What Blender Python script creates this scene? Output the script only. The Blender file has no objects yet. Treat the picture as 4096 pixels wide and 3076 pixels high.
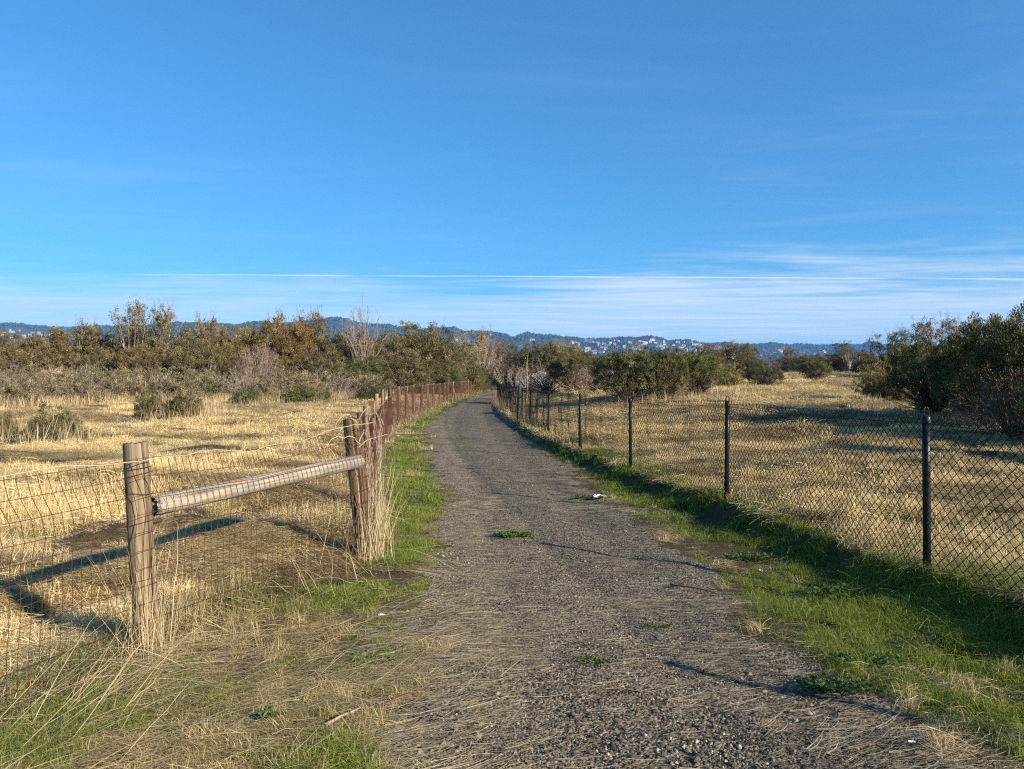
import bpy, math, numpy as np
from mathutils import Vector
rad = math.radians
sc = bpy.context.scene
COL = sc.collection

# ------------------------------------------------------------------ camera
cam_d = bpy.data.cameras.new("camera"); cam = bpy.data.objects.new("camera", cam_d); COL.objects.link(cam)
cam.location = (0, 0, 1.5); cam.rotation_euler = (rad(90 - 0.116), 0, 0)
cam_d.sensor_width = 36; cam_d.lens = 26.0; cam_d.clip_start = 0.05; cam_d.clip_end = 30000
sc.camera = cam
# ------------------------------------------------------------------ sky, sun
SUN_EL, SUN_AZ = 22.0, 124.5          # azimuth clockwise from +Y
w = bpy.data.worlds.new("World"); sc.world = w; w.use_nodes = True
SKY_STRENGTH = 0.10; SKY_TINT = (.315, .83, 1.24); CLOUD_C = (3.8, 4.5, 5.1)
sun_d = bpy.data.lights.new("sun", 'SUN'); sun_d.energy = 5.0; sun_d.angle = rad(0.53); sun_d.color = (1, .91, .77)
sun = bpy.data.objects.new("sun", sun_d); COL.objects.link(sun); sun.location = (30, -20, 30)
sdir = Vector((math.sin(rad(SUN_AZ)) * math.cos(rad(SUN_EL)), math.cos(rad(SUN_AZ)) * math.cos(rad(SUN_EL)), math.sin(rad(SUN_EL))))
sun.rotation_euler = sdir.to_track_quat('Z', 'Y').to_euler()
vs = sc.view_settings; vs.view_transform = 'Standard'; vs.look = 'None'; vs.gamma = 1; vs.exposure = 1.0; vs.use_curve_mapping = False
cy = sc.cycles; cy.max_bounces = 6; cy.diffuse_bounces = 2; cy.glossy_bounces = 2; cy.transmission_bounces = 3
cy.transparent_max_bounces = 6; cy.volume_bounces = 0; cy.use_denoising = False; cy.pixel_filter_type = 'BLACKMAN_HARRIS'; cy.filter_width = 1.2; cy.caustics_reflective = False; cy.caustics_refractive = False
cy.sample_clamp_indirect = 4

class NT:
    """small node helper"""
    def __init__(s, tree): s.t = tree; tree.nodes.clear()
    def n(s, typ, **kw):
        nd = s.t.nodes.new(typ)
        for k, v in kw.items(): setattr(nd, k, v)
        return nd
    def l(s, a, b): s.t.links.new(a, b)
    def math(s, op, a, b=None, c=None, clamp=False):
        nd = s.n('ShaderNodeMath', operation=op, use_clamp=clamp)
        for i, v in enumerate((a, b, c)):
            if v is None: continue
            if isinstance(v, (int, float)): nd.inputs[i].default_value = v
            else: s.l(v, nd.inputs[i])
        return nd.outputs[0]
    def mix(s, f, a, b, blend='MIX'):
        nd = s.n('ShaderNodeMix', data_type='RGBA', blend_type=blend)
        for sock, v in ((nd.inputs[0], f), (nd.inputs[6], a), (nd.inputs[7], b)):
            if isinstance(v, (int, float)): sock.default_value = v
            elif isinstance(v, tuple): sock.default_value = (*v[:3], 1)
            else: s.l(v, sock)
        return nd.outputs[2]
    def ramp(s, f, stops):
        nd = s.n('ShaderNodeValToRGB'); s.l(f, nd.inputs[0]); e = nd.color_ramp.elements
        while len(e) < len(stops): e.new(.5)
        for el, (p, c) in zip(e, stops):
            el.position = p; el.color = (*c, 1) if isinstance(c, tuple) else (c, c, c, 1)
        return nd.outputs[0]
    def sstep(s, v, a, b):
        nd = s.n('ShaderNodeMapRange', interpolation_type='SMOOTHSTEP'); s.l(v, nd.inputs[0])
        nd.inputs[1].default_value = a; nd.inputs[2].default_value = b
        return nd.outputs[0]
    def noise(s, vec, scale, detail=4, rough=.55, dist=0, dim='3D'):
        nd = s.n('ShaderNodeTexNoise', noise_dimensions=dim)
        if vec is not None: s.l(vec, nd.inputs['Vector'])
        nd.inputs['Scale'].default_value = scale; nd.inputs['Detail'].default_value = detail
        nd.inputs['Roughness'].default_value = rough; nd.inputs['Distortion'].default_value = dist
        return nd.outputs[0]
    def mapping(s, vec, scale=(1, 1, 1), loc=(0, 0, 0), rot=(0, 0, 0)):
        nd = s.n('ShaderNodeMapping'); s.l(vec, nd.inputs[0]); nd.inputs['Scale'].default_value = scale
        nd.inputs['Location'].default_value = loc; nd.inputs['Rotation'].default_value = rot
        return nd.outputs[0]

def build_world():
    N = NT(w.node_tree)
    sky = N.n('ShaderNodeTexSky', sky_type='NISHITA'); sky.sun_disc = False
    sky.sun_elevation = rad(SUN_EL); sky.sun_rotation = rad(SUN_AZ); sky.air_density = 1.0; sky.dust_density = .25; sky.ozone_density = 2.5
    gm = N.n('ShaderNodeGamma'); gm.inputs[1].default_value = .80; N.l(sky.outputs[0], gm.inputs[0])
    sky_c = N.mix(1.0, gm.outputs[0], SKY_TINT, 'MULTIPLY')
    tc = N.n('ShaderNodeTexCoord'); sep = N.n('ShaderNodeSeparateXYZ'); N.l(tc.outputs['Generated'], sep.inputs[0])
    z = N.math('MAXIMUM', sep.outputs[2], .012)
    # the cloud layer as a flat sheet one unit up: px, py are where the view ray meets it
    px = N.math('DIVIDE', sep.outputs[0], z); py = N.math('DIVIDE', sep.outputs[1], z)
    comb = N.n('ShaderNodeCombineXYZ'); N.l(px, comb.inputs[0]); N.l(py, comb.inputs[1]); v = comb.outputs[0]
    n1 = N.noise(N.mapping(v, (.28, .42, 1), (0, 0, 3)), 1.0, 5, .6, .6)
    n2 = N.noise(N.mapping(v, (.42, 1.35, 1), (0, 0, 8), (0, 0, rad(-9))), 1.0, 6, .62, .8)
    n3 = N.noise(N.mapping(v, (1.6, 3.2, 1), (0, 0, 5), (0, 0, rad(-30))), 1.0, 5, .6, .5)
    wn = N.math('ADD', N.math('MULTIPLY', N.math('SUBTRACT', n1, .5), 6.5), N.math('MULTIPLY', N.math('SUBTRACT', n2, .5), 3.8))
    q1 = N.math('ADD', N.math('MULTIPLY_ADD', N.math('MINIMUM', px, 1.25), 1.385, py), wn)
    q2 = N.math('ADD', N.math('MULTIPLY_ADD', px, -.42, py), wn)
    sheet1 = N.math('MULTIPLY', N.sstep(q1, 6.8, 10.0), N.sstep(px, -7, 1))
    sheet2 = N.math('MULTIPLY', N.sstep(q2, 6.9, 10.8), .8)
    low = N.sstep(py, 30, 12)
    tex = N.math('MULTIPLY_ADD', N.sstep(n2, .3, .7), .45, .55)
    c1 = N.math('MULTIPLY', N.math('MULTIPLY', N.math('MAXIMUM', sheet1, sheet2), low), tex)
    # thin high streaks
    k1 = N.noise(N.mapping(v, (.55, 1.5, 1), (0, 4, 5), (0, 0, rad(24))), 1.0, 5, .62, .9)
    k2 = N.noise(N.mapping(v, (.35, .35, 1), (7, 0, 1)), 1.0, 2, .5)
    c2 = N.math('MULTIPLY', N.math('MULTIPLY', N.sstep(k1, .42, .80), N.sstep(k2, .35, .65)), .09)
    # vapour trail
    wob = N.noise(N.mapping(v, (1.1, .1, 1)), 1.0, 3, .6)
    line = N.math('ADD', N.math('MULTIPLY_ADD', px, .035, 6.90), N.math('MULTIPLY', wob, .08))
    dist = N.math('ABSOLUTE', N.math('SUBTRACT', py, line))
    wd = N.math('MULTIPLY_ADD', N.noise(N.mapping(v, (7, .1, 1)), 1.0, 2), .06, .035)
    tr = N.math('MULTIPLY', N.sstep(N.math('DIVIDE', dist, wd), 1.0, .2), N.sstep(px, -4.4, -2.8))
    gaps = N.sstep(N.noise(N.mapping(v, (.8, .03, 1), (3.4, 0, 0)), 1.0, 3), .36, .5)
    tr = N.math('MULTIPLY', N.math('MULTIPLY', tr, N.math('MULTIPLY_ADD', gaps, .55, .15)), N.sstep(px, 8.5, 5.5))
    cl = N.math('ADD', N.math('ADD', N.math('MULTIPLY', c1, .92), c2), tr, clamp=True)
    col = N.mix(cl, sky_c, CLOUD_C)
    bg = N.n('ShaderNodeBackground'); bg.inputs[1].default_value = SKY_STRENGTH
    N.l(col, bg.inputs[0]); out = N.n('ShaderNodeOutputWorld'); N.l(bg.outputs[0], out.inputs[0])
build_world()

# ------------------------------------------------------------------ helpers
R = np.random.default_rng(7)
def tag(o, label=None, cat=None, group=None, kind=None):
    if label: o['label'] = label
    if cat: o['category'] = cat
    if group: o['group'] = group
    if kind: o['kind'] = kind
    return o
def hash2(ix, iy, s):
    h = (ix.astype(np.int64) * 374761393 + iy.astype(np.int64) * 668265263 + s * 974711) & 0x7fffffff
    h = ((h ^ (h >> 13)) * 1274126177) & 0x7fffffff
    return ((h ^ (h >> 16)) & 0xffff) / 65535.0
def vnoise(x, y, s=0):
    x = np.asarray(x, float); y = np.asarray(y, float)
    ix = np.floor(x); iy = np.floor(y); fx = x - ix; fy = y - iy
    fx = fx * fx * (3 - 2 * fx); fy = fy * fy * (3 - 2 * fy)
    a = hash2(ix, iy, s); b = hash2(ix + 1, iy, s); c = hash2(ix, iy + 1, s); d = hash2(ix + 1, iy + 1, s)
    return (a * (1 - fx) + b * fx) * (1 - fy) + (c * (1 - fx) + d * fx) * fy
def fbm(x, y, s=0, o=3):
    v = 0; a = .5
    for i in range(o): v = v + a * vnoise(np.asarray(x) * 2 ** i, np.asarray(y) * 2 ** i, s + i * 17); a *= .5
    return v / (1 - .5 ** o)
def ss(v, a, b):
    t = np.clip((np.asarray(v, float) - a) / (b - a), 0, 1); return t * t * (3 - 2 * t)

class MB:
    """collects triangles and a 'tint' value per vertex"""
    def __init__(s): s.v = []; s.t = []; s.c = []; s.n = 0
    def add(s, V, T, tint=.5):
        V = np.asarray(V, float).reshape(-1, 3); T = np.asarray(T, int).reshape(-1, 3)
        s.v.append(V); s.t.append(T + s.n); s.c.append(np.broadcast_to(np.asarray(tint, float), (len(V),))); s.n += len(V)
    def mesh(s, name, mat, smooth=False):
        V = np.concatenate(s.v); T = np.concatenate(s.t); C = np.concatenate(s.c)
        me = bpy.data.meshes.new(name); me.vertices.add(len(V)); me.vertices.foreach_set('co', V.astype(np.float32).ravel())
        me.loops.add(T.size); me.loops.foreach_set('vertex_index', T.astype(np.int32).ravel())
        me.polygons.add(len(T)); me.polygons.foreach_set('loop_start', np.arange(0, T.size, 3, dtype=np.int32))
        me.polygons.foreach_set('use_smooth', np.full(len(T), smooth))
        me.update(calc_edges=True)
        a = me.attributes.new('tint', 'FLOAT', 'POINT'); a.data.foreach_set('value', C.astype(np.float32))
        me.materials.append(mat)
        return me
    def obj(s, name, mat, parent=None, smooth=False, link=True):
        o = bpy.data.objects.new(name, s.mesh(name, mat, smooth))
        if link: COL.objects.link(o)
        if parent is not None: o.parent = parent
        return o
    def prisms(s, A, B, ra, rb=None, sides=3, tint=.5):
        A = np.asarray(A, float).reshape(-1, 3); B = np.asarray(B, float).reshape(-1, 3); n = len(A)
        if n == 0: return
        ra = np.broadcast_to(np.asarray(ra, float), (n,)); rb = ra if rb is None else np.broadcast_to(np.asarray(rb, float), (n,))
        D = B - A; L = np.linalg.norm(D, axis=1, keepdims=True); L[L == 0] = 1; D = D / L
        up = np.where(np.abs(D[:, 2:3]) > .9, np.array([[1., 0, 0]]), np.array([[0., 0, 1]]))
        U = np.cross(D, up); U /= np.linalg.norm(U, axis=1, keepdims=True); W = np.cross(D, U)
        an = np.arange(sides) * 2 * np.pi / sides
        ring = U[:, None] * np.cos(an)[None, :, None] + W[:, None] * np.sin(an)[None, :, None]
        V = np.concatenate([A[:, None] + ring * ra[:, None, None], B[:, None] + ring * rb[:, None, None]], 1)
        k = np.arange(sides); k2 = (k + 1) % sides
        T = np.concatenate([np.stack([k, k2, k2 + sides], 1), np.stack([k, k2 + sides, k + sides], 1)])
        T = T[None] + (np.arange(n) * 2 * sides)[:, None, None]
        tt = np.broadcast_to(np.asarray(tint, float), (n,)) if np.ndim(tint) else np.full(n, tint)
        s.add(V, T, np.repeat(tt, 2 * sides))
    def tube(s, P, r, sides=6, tint=.5, cap=True, rough=0, rng=R):
        P = np.asarray(P, float); m = len(P); r = np.broadcast_to(np.asarray(r, float), (m,))
        D = np.gradient(P, axis=0); D /= np.linalg.norm(D, axis=1, keepdims=True)
        up = np.array([1., 0, 0]) if abs(D[0, 2]) > .7 else np.array([0., 0, 1])
        U = np.cross(D, up); U /= np.linalg.norm(U, axis=1, keepdims=True); W = np.cross(D, U)
        an = np.arange(sides) * 2 * np.pi / sides
        rr = r[:, None] * (1 + rough * rng.uniform(-1, 1, (m, sides)))
        V = P[:, None] + (U[:, None] * np.cos(an)[None, :, None] + W[:, None] * np.sin(an)[None, :, None]) * rr[..., None]
        V = V.reshape(-1, 3); T = []
        for i in range(m - 1):
            for k in range(sides):
                a = i * sides + k; b = i * sides + (k + 1) % sides
                T += [(a, b, b + sides), (a, b + sides, a + sides)]
        if cap:
            V = np.vstack([V, P[0], P[-1]]); c0 = m * sides; c1 = c0 + 1
            for k in range(sides):
                T.append(((k + 1) % sides, k, c0)); T.append(((m - 1) * sides + k, (m - 1) * sides + (k + 1) % sides, c1))
        s.add(V, T, tint)
    def ribbons(s, P, w, tint=.5):
        """P: (n, k, 3) centre lines, w: (n,) widths; the last point is the tip"""
        n, k, _ = P.shape
        D = P[:, -1] - P[:, 0]; side = np.stack([-D[:, 1], D[:, 0], np.zeros(n)], 1)
        th = R.uniform(0, np.pi * 2, n); rnd = np.stack([np.cos(th), np.sin(th), R.uniform(-.3, .3, n)], 1)
        L = np.linalg.norm(side, axis=1, keepdims=True); side = np.where(L > 1e-4, side / np.maximum(L, 1e-6), rnd)
        side = side + rnd * .8; side /= np.linalg.norm(side, axis=1, keepdims=True)
        ww = np.asarray(w)[:, None] * np.linspace(1, .55, k - 1)[None]
        Lf = P[:, :-1] - side[:, None] * ww[..., None] / 2; Rt = P[:, :-1] + side[:, None] * ww[..., None] / 2
        V = np.concatenate([np.stack([Lf, Rt], 2).reshape(n, -1, 3), P[:, -1:]], 1)
        T = []
        for i in range(k - 2): a = 2 * i; T += [(a, a + 1, a + 3), (a, a + 3, a + 2)]
        a = 2 * (k - 2); T.append((a, a + 1, a + 2))
        T = np.array(T)[None] + (np.arange(n) * V.shape[1])[:, None, None]
        s.add(V, T, np.repeat(np.broadcast_to(tint, (n,)), V.shape[1]))
    def leaves(s, C, A, l, w, tint=.5, rng=R):
        """diamond leaves: centres C, long axes A, folded a little along the middle"""
        n = len(C); A = A / np.linalg.norm(A, axis=1, keepdims=True)
        r = rng.normal(size=(n, 3)); B = np.cross(A, r); B /= np.linalg.norm(B, axis=1, keepdims=True); Nn = np.cross(A, B)
        l = np.broadcast_to(l, (n,))[:, None]; w_ = np.broadcast_to(w, (n,))[:, None]
        V = np.stack([C - A * l / 2, C + B * w_ / 2 + Nn * w_ * .15, C + A * l / 2, C - B * w_ / 2 + Nn * w_ * .15], 1)
        T = np.array([(0, 1, 2), (0, 2, 3)])[None] + (np.arange(n) * 4)[:, None, None]
        s.add(V, T, np.repeat(np.broadcast_to(tint, (n,)), 4))

def new_mat(name):
    m = bpy.data.materials.new(name); m.use_nodes = True; return m, NT(m.node_tree)
def plant_mat(name, stops, trans=.25, rough=.65, green=None, spec=.25, objcol=True):
    """leaf or stalk: colour from the per-leaf tint, the object's own colour, a slow variation through the place"""
    m, N = new_mat(name)
    at = N.n('ShaderNodeAttribute', attribute_name='tint')
    col = N.ramp(at.outputs['Fac'], stops)
    if green is not None:
        ig = N.n('ShaderNodeAttribute', attribute_name='green', attribute_type='INSTANCER')
        col = N.mix(ig.outputs['Fac'], col, green)
        it = N.n('ShaderNodeAttribute', attribute_name='shade', attribute_type='INSTANCER')
        v = N.n('ShaderNodeHueSaturation'); N.l(col, v.inputs['Color']); N.l(it.outputs['Fac'], v.inputs['Value']); col = v.outputs[0]
    elif objcol:
        oi = N.n('ShaderNodeObjectInfo'); col = N.mix(1.0, col, oi.outputs['Color'], 'MULTIPLY')
    p = N.n('ShaderNodeBsdfPrincipled'); N.l(col, p.inputs['Base Color']); p.inputs['Roughness'].default_value = rough
    p.inputs['Specular IOR Level'].default_value = spec
    t = N.n('ShaderNodeBsdfTranslucent'); N.l(col, t.inputs[0])
    mx = N.n('ShaderNodeMixShader'); mx.inputs[0].default_value = trans; N.l(p.outputs[0], mx.inputs[1]); N.l(t.outputs[0], mx.inputs[2])
    o = N.n('ShaderNodeOutputMaterial'); N.l(mx.outputs[0], o.inputs[0]); return m
def solid_mat(name, fn, rough=.7, bump=None, metal=0, spec=.3, subtle=None):
    m, N = new_mat(name)
    p = N.n('ShaderNodeBsdfPrincipled'); p.inputs['Roughness'].default_value = rough; p.inputs['Metallic'].default_value = metal
    p.inputs['Specular IOR Level'].default_value = spec
    r = fn(N)
    if isinstance(r, tuple) and len(r) == 3 and isinstance(r[0], (int, float)): p.inputs['Base Color'].default_value = (*r, 1)
    else:
        col, h = r if isinstance(r, tuple) else (r, None)
        N.l(col, p.inputs['Base Color'])
        if h is not None:
            b = N.n('ShaderNodeBump'); b.inputs['Strength'].default_value = bump[0]; b.inputs['Distance'].default_value = bump[1]
            N.l(h, b.inputs['Height']); N.l(b.outputs[0], p.inputs['Normal'])
    o = N.n('ShaderNodeOutputMaterial'); N.l(p.outputs[0], o.inputs[0]); return m

# ------------------------------------------------------------------ lie of the land
F = 2959.0
def at_px(px, d): return (px - 2048) / F * d          # world x for a column of the photograph at distance d
POSTS_L = [(4.12, -2.03), (6.27, -1.242)] + [(d, at_px(p, d)) for p, d in (
    (1460, 8.3), (1474, 10.6), (1487, 13.2), (1508, 16), (1534, 18.7), (1559, 21.6), (1593, 24.7), (1626, 27.5), (1654, 30.2), (1684, 33),
    (1712, 35.8), (1733, 38.4), (1757, 41.3), (1777, 44), (1790, 46.2), (1811, 49.3), (1824, 51.5), (1844.6, 55.5), (1862.5, 58.8), (1873.6, 61.4),
    (1884, 64.2), (1896, 67.5), (1903, 70), (1914, 73.4), (1927, 77.3), (1938, 81), (1951, 85.5), (1965, 90.5), (1978, 95.6), (1993, 101))]
POSTS_R = [(-1.2, 3.75), (2.2, 3.42), (5.13, 2.88), (8.27, 2.40), (11.37, 1.825), (14.6, 1.335), (17.85, .875), (21.0, .525), (24.1, .20), (27.2, -.08), (30.2, -.32),
           (33.2, -.49), (36.4, -.62), (39.6, -.72), (42.8, -.80), (46, -.86), (49.2, -.9), (52.4, -.9)]
def fenceL(d): return np.interp(d, [1.2, 1.84] + [p[0] for p in POSTS_L] + [112, 125], [-3.1, -2.88] + [p[1] for p in POSTS_L] + [.2, 3.5])
def fenceR(d): return np.interp(d, [p[0] for p in POSTS_R] + [75, 95, 105, 125], [p[1] for p in POSTS_R] + [-.5, .8, 2.0, 6])
PL = np.array([(-6, -.2), (2.9, -.32), (3.8, -.5), (4.6, -.55), (5.8, -.5), (7.8, -.66), (10.6, -1.05), (16.7, -1.95), (23.7, -2.7), (32.4, -3.05), (49, -3.15), (70, -2.75), (85, -2.1), (101, -1.0), (115, .9), (130, 4)])
PR = np.array([(-6, 2.1), (2.4, 2.15), (3.4, 1.82), (4.58, 1.5), (5.8, 1.42), (7.2, 1.3), (9.5, 1.15), (13.5, .92), (17.5, .5), (21.5, .22), (27.8, -.3), (39, -1.0), (58, -1.3), (75, -.9), (90, .2), (101, 1.5), (115, 3.6), (130, 8)])
def path_mask(x, d):
    """1 inside the gravel path, 0 outside, ragged at the edges"""
    e = (fbm(x * 1.3, d * 1.3, 5) - .5) * .75 + (fbm(x * 5, d * 5, 9) - .5) * .40
    l = np.interp(d, PL[:, 0], PL[:, 1]); r = np.interp(d, PR[:, 0], PR[:, 1])
    return ss(np.minimum(x - l, r - x) + e, -.12, .12)
RISE_D = [0, 10, 20, 30, 45, 60, 80, 120]; RISE = [0, 0, .20, .63, 1.22, 1.66, 1.75, 1.8]
def Z(x, d):
    x = np.asarray(x, float); d = np.asarray(d, float)
    g = .0085 * np.clip(d - 12, 0, 98) * ss(d, 10, 20)
    sl = fenceL(d) - x; sr = x - fenceR(d)
    left = .22 * ss(sl, -.15, 1.6) * ss(d, 4.6, 8.5)
    right = .20 * ss(sr, -.26, .02) + ss(sr, .2, 8) * np.interp(d, RISE_D, RISE)
    far = ss(d, 200, 900)
    pm = ss(np.minimum(x - np.interp(d, PL[:, 0], PL[:, 1]), np.interp(d, PR[:, 0], PR[:, 1]) - x), -.3, .3)
    row = fbm(x * .35 + d * .25, d * 1.3, 73)
    bump = (fbm(x * .9, d * .9, 1) - .5) * .22 + (fbm(x * 3.2, d * 3.2, 2) - .5) * .13 + .09 * ss(row, .50, .40) - .04
    off = ss(sl, 0, 1.2) + ss(sr, 0, 1.2)
    b = bump * (.25 + .75 * np.clip(off, 0, 1)) * (1 - .75 * pm) + (fbm(x * 9, d * 9, 4) - .5) * .014
    # shallow wheel ruts
    mid = (np.interp(d, PL[:, 0], PL[:, 1]) + np.interp(d, PR[:, 0], PR[:, 1])) / 2
    b = b - .022 * pm * (np.exp(-((x - mid - .55) / .22) ** 2) + np.exp(-((x - mid + .55) / .22) ** 2))
    return (g + left + right) * (1 - far) + .8 * far + b * (1 - ss(d, 60, 140))
def green_mask(x, d):
    """how green the verge is"""
    sl = x - fenceL(d); sr = fenceR(d) - x
    l = np.interp(d, PL[:, 0], PL[:, 1]); r = np.interp(d, PR[:, 0], PR[:, 1])
    n = fbm(x * 1.4, d * 1.4, 21); 
    gl = ss(sl, -.9 , .35) * ss(l - x, -.2, .25) * np.where(d < 7, ss(n, .40 - .1 * ss(d, 4.8, 7), .66 - .14 * ss(d, 4.8, 7)), .55 + .8 * ss(n, .35, .6)) * (.62 + .38 * ss(d, 4.4, 6.2)) + .5 * ss(n, .52, .62) * ss(d, 3.6, 3.0) * ss(l - x, -.3, .2) * ss(x, -1.4, -.8)
    gr = ss(sr, -.8, .0) * ss(x - r, -.2, .55 - .35 * ss(d, 5.5, 4)) * (.35 * ss(d, 6, 4.5) + ss(fbm(x * 2.2, d * 2.2, 22), .34 - .12 * ss(d, 5.5, 4), .56) * .9 + .35 * ss(sr, .7, .2))
    fld = .55 * ss(fbm(x * .5, d * .5, 31), .52, .7) * ss(np.abs(d), 22, 6) * (1 - ss(sl, -.2, 0) * ss(sr, -.2, 0)) * ss(x, 0, 1) \
        + .5 * ss(fbm(x * .8, d * .8, 33), .48, .62) * ss(d, 8, 4.5) * (x < 0) * (sl < 0)
    mid = (l + r) / 2; strip = .8 * np.exp(-((x - mid + .42) / .32) ** 2) * ss(d, 14, 17) * ss(d, 60, 40) * ss(fbm(x * 1.5, d * .35, 37), .38, .55)
    return np.clip(gl + gr + fld + strip, 0, 1)

def axis_coords(lo, hi, c0, c1, step, grow):
    a = list(np.arange(c0, c1 + step / 2, step)); s = step
    x = a[-1]
    while x < hi: s *= grow; x += s; a.append(min(x, hi))
    s = step; x = a[0]; b = []
    while x > lo: s *= grow; x -= s; b.append(max(x, lo))
    return np.array(b[::-1] + a)

M = {}
def ground_fn(kind):
    def fn(N):
        g = N.n('ShaderNodeNewGeometry').outputs['Position']
        big = N.noise(g, .7, 4); fine = N.noise(N.mapping(g, (18, 50, 18)), 1, 4, .7); med = N.noise(g, 4.5, 5, .65)
        vor = N.n('ShaderNodeTexVoronoi', feature='F1'); N.l(N.mapping(g, (1, 1, 1)), vor.inputs['Vector'])
        vor.inputs['Scale'].default_value = 62
        if kind == 'path':
            c = N.ramp(vor.outputs['Color'], [(0, (.042, .032, .021)), (.45, (.118, .091, .062)), (.75, (.21, .168, .118)), (1, (.40, .32, .22))])
            c = N.mix(N.math('MULTIPLY', N.sstep(fine, .46, .66), .65), c, (.46, .34, .20))
            c = N.mix(N.math('MULTIPLY', N.sstep(med, .5, .7), .35), c, (.06, .05, .032))
            c = N.mix(N.math('MULTIPLY', N.sstep(big, .54, .68), .35), c, (.05, .06, .022))
            h = N.math('ADD', N.math('MULTIPLY', N.math('SUBTRACT', 1, vor.outputs['Distance']), .8), N.math('MULTIPLY', fine, .5))
        else:
            c = N.ramp(fine, [(.25, (.13, .09, .045)), (.5, (.34, .24, .115)), (.75, (.60, .44, .23))])
            c = N.mix(N.math('MULTIPLY', N.sstep(med, .5, .72), .6), c, (.075, .055, .032))
            at = N.n('ShaderNodeAttribute', attribute_name='green')
            so = N.n('ShaderNodeAttribute', attribute_name='soil'); c = N.mix(N.math('MULTIPLY', so.outputs['Fac'], .8), c, (.055, .038, .022))
            gm = N.math('MULTIPLY', at.outputs['Fac'], N.math('MULTIPLY_ADD', N.sstep(big, .35, .6), .4, .45))
            c = N.mix(gm, c, (.055, .085, .02))
            h = N.math('ADD', fine, N.math('MULTIPLY', med, 2))
        return (c, h)
    return fn
M['path'] = solid_mat('gravel_with_litter', ground_fn('path'), .9, (.9, .012), spec=.15)
M['field'] = solid_mat('dry_thatch', ground_fn('field'), .95, (.9, .05), spec=.1)

def build_ground():
    xs = axis_coords(-9000, 9000, -3.4, 3.6, .07, 1.055); ys = axis_coords(-400, 9500, 2.2, 11.5, .07, 1.035)
    X, Y = np.meshgrid(xs, ys); ZZ = Z(X, Y); ny, nx = X.shape
    V = np.stack([X, Y, ZZ], -1).reshape(-1, 3); idx = np.arange(ny * nx).reshape(ny, nx)
    q = np.stack([idx[:-1, :-1], idx[:-1, 1:], idx[1:, 1:], idx[1:, :-1]], -1).reshape(-1, 4)
    cx = V[q].mean(1); pm = path_mask(cx[:, 0], cx[:, 1]) * (cx[:, 1] < 125) * (cx[:, 1] > -6) > .5
    G = green_mask(V[:, 0], V[:, 1])
    for name, sel, mat, lab in (('path', pm, M['path'], 'grey gravel path strewn with straw curving away between two fences'), ('ground', ~pm, M['field'], 'rough ground under mown dry grass')):
        qq = q[sel]; used, inv = np.unique(qq, return_inverse=True); inv = inv.reshape(-1, 4)
        me = bpy.data.meshes.new(name); VV = V[used]; me.vertices.add(len(VV)); me.vertices.foreach_set('co', VV.astype(np.float32).ravel())
        me.loops.add(inv.size); me.loops.foreach_set('vertex_index', inv.astype(np.int32).ravel())
        me.polygons.add(len(inv)); me.polygons.foreach_set('loop_start', np.arange(0, inv.size, 4, dtype=np.int32))
        me.polygons.foreach_set('use_smooth', np.ones(len(inv), bool)); me.update(calc_edges=True)
        a = me.attributes.new('green', 'FLOAT', 'POINT'); a.data.foreach_set('value', G[used].astype(np.float32))
        vx, vy = VV[:, 0], VV[:, 1]; so = ss(vx - fenceL(vy), -.5, .1) * ss(fenceR(vy) - vx, -.5, .1); so = np.maximum(so, ss(fbm(vx * 1.1, vy * 1.1, 71) + .25 * (fbm(vx * 4, vy * 4, 72) - .5), .47, .36))
        a = me.attributes.new('soil', 'FLOAT', 'POINT'); a.data.foreach_set('value', so.astype(np.float32))
        me.materials.append(mat); o = bpy.data.objects.new(name, me); COL.objects.link(o); tag(o, lab, kind='structure')
build_ground()

# ------------------------------------------------------------------ far hills
SKY_PX = np.array([(-3500, 1370), (-1500, 1335), (-600, 1318), (0, 1306), (130, 1316), (300, 1318), (447, 1313), (600, 1316), (776, 1304), (920, 1306), (1100, 1304), (1298, 1288), (1348, 1280), (1430, 1300), (1547, 1314),
    (1622, 1328), (1741, 1322), (1815, 1320), (1860, 1338), (1935, 1340), (2019, 1341), (2049, 1356), (2109, 1338), (2149, 1346), (2218, 1350), (2268, 1363),
    (2437, 1363), (2536, 1368), (2561, 1360), (2596, 1355), (2626, 1359), (2676, 1373), (2755, 1371), (2810, 1384), (2895, 1382), (3024, 1392), (3100, 1390), (3159, 1397),
    (3251, 1388), (3349, 1384), (3441, 1388), (3484, 1378), (3560, 1392), (4096, 1396), (5000, 1392), (7600, 1410)], float)
def hillD(a): return 4300 + 1500 * ss(a, .2, .45)
def hillZ(a, t):
    px = a * F + 2048; D = hillD(a); H = 1.5 + (1532 - np.interp(px, SKY_PX[:, 0], SKY_PX[:, 1])) / F * D
    d = 2400 + (D - 2400) * t
    prof = np.where(t < 1, .10 + .90 * ss(t, .0, 1.0) ** .9, 1 - .5 * (t - 1))
    n = (fbm(a * 26, t * 2.2, 41, 4) - .5)
    return H * prof + n * 90 * np.clip(t * (1 - t) * 4, 0, 1), d
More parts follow.
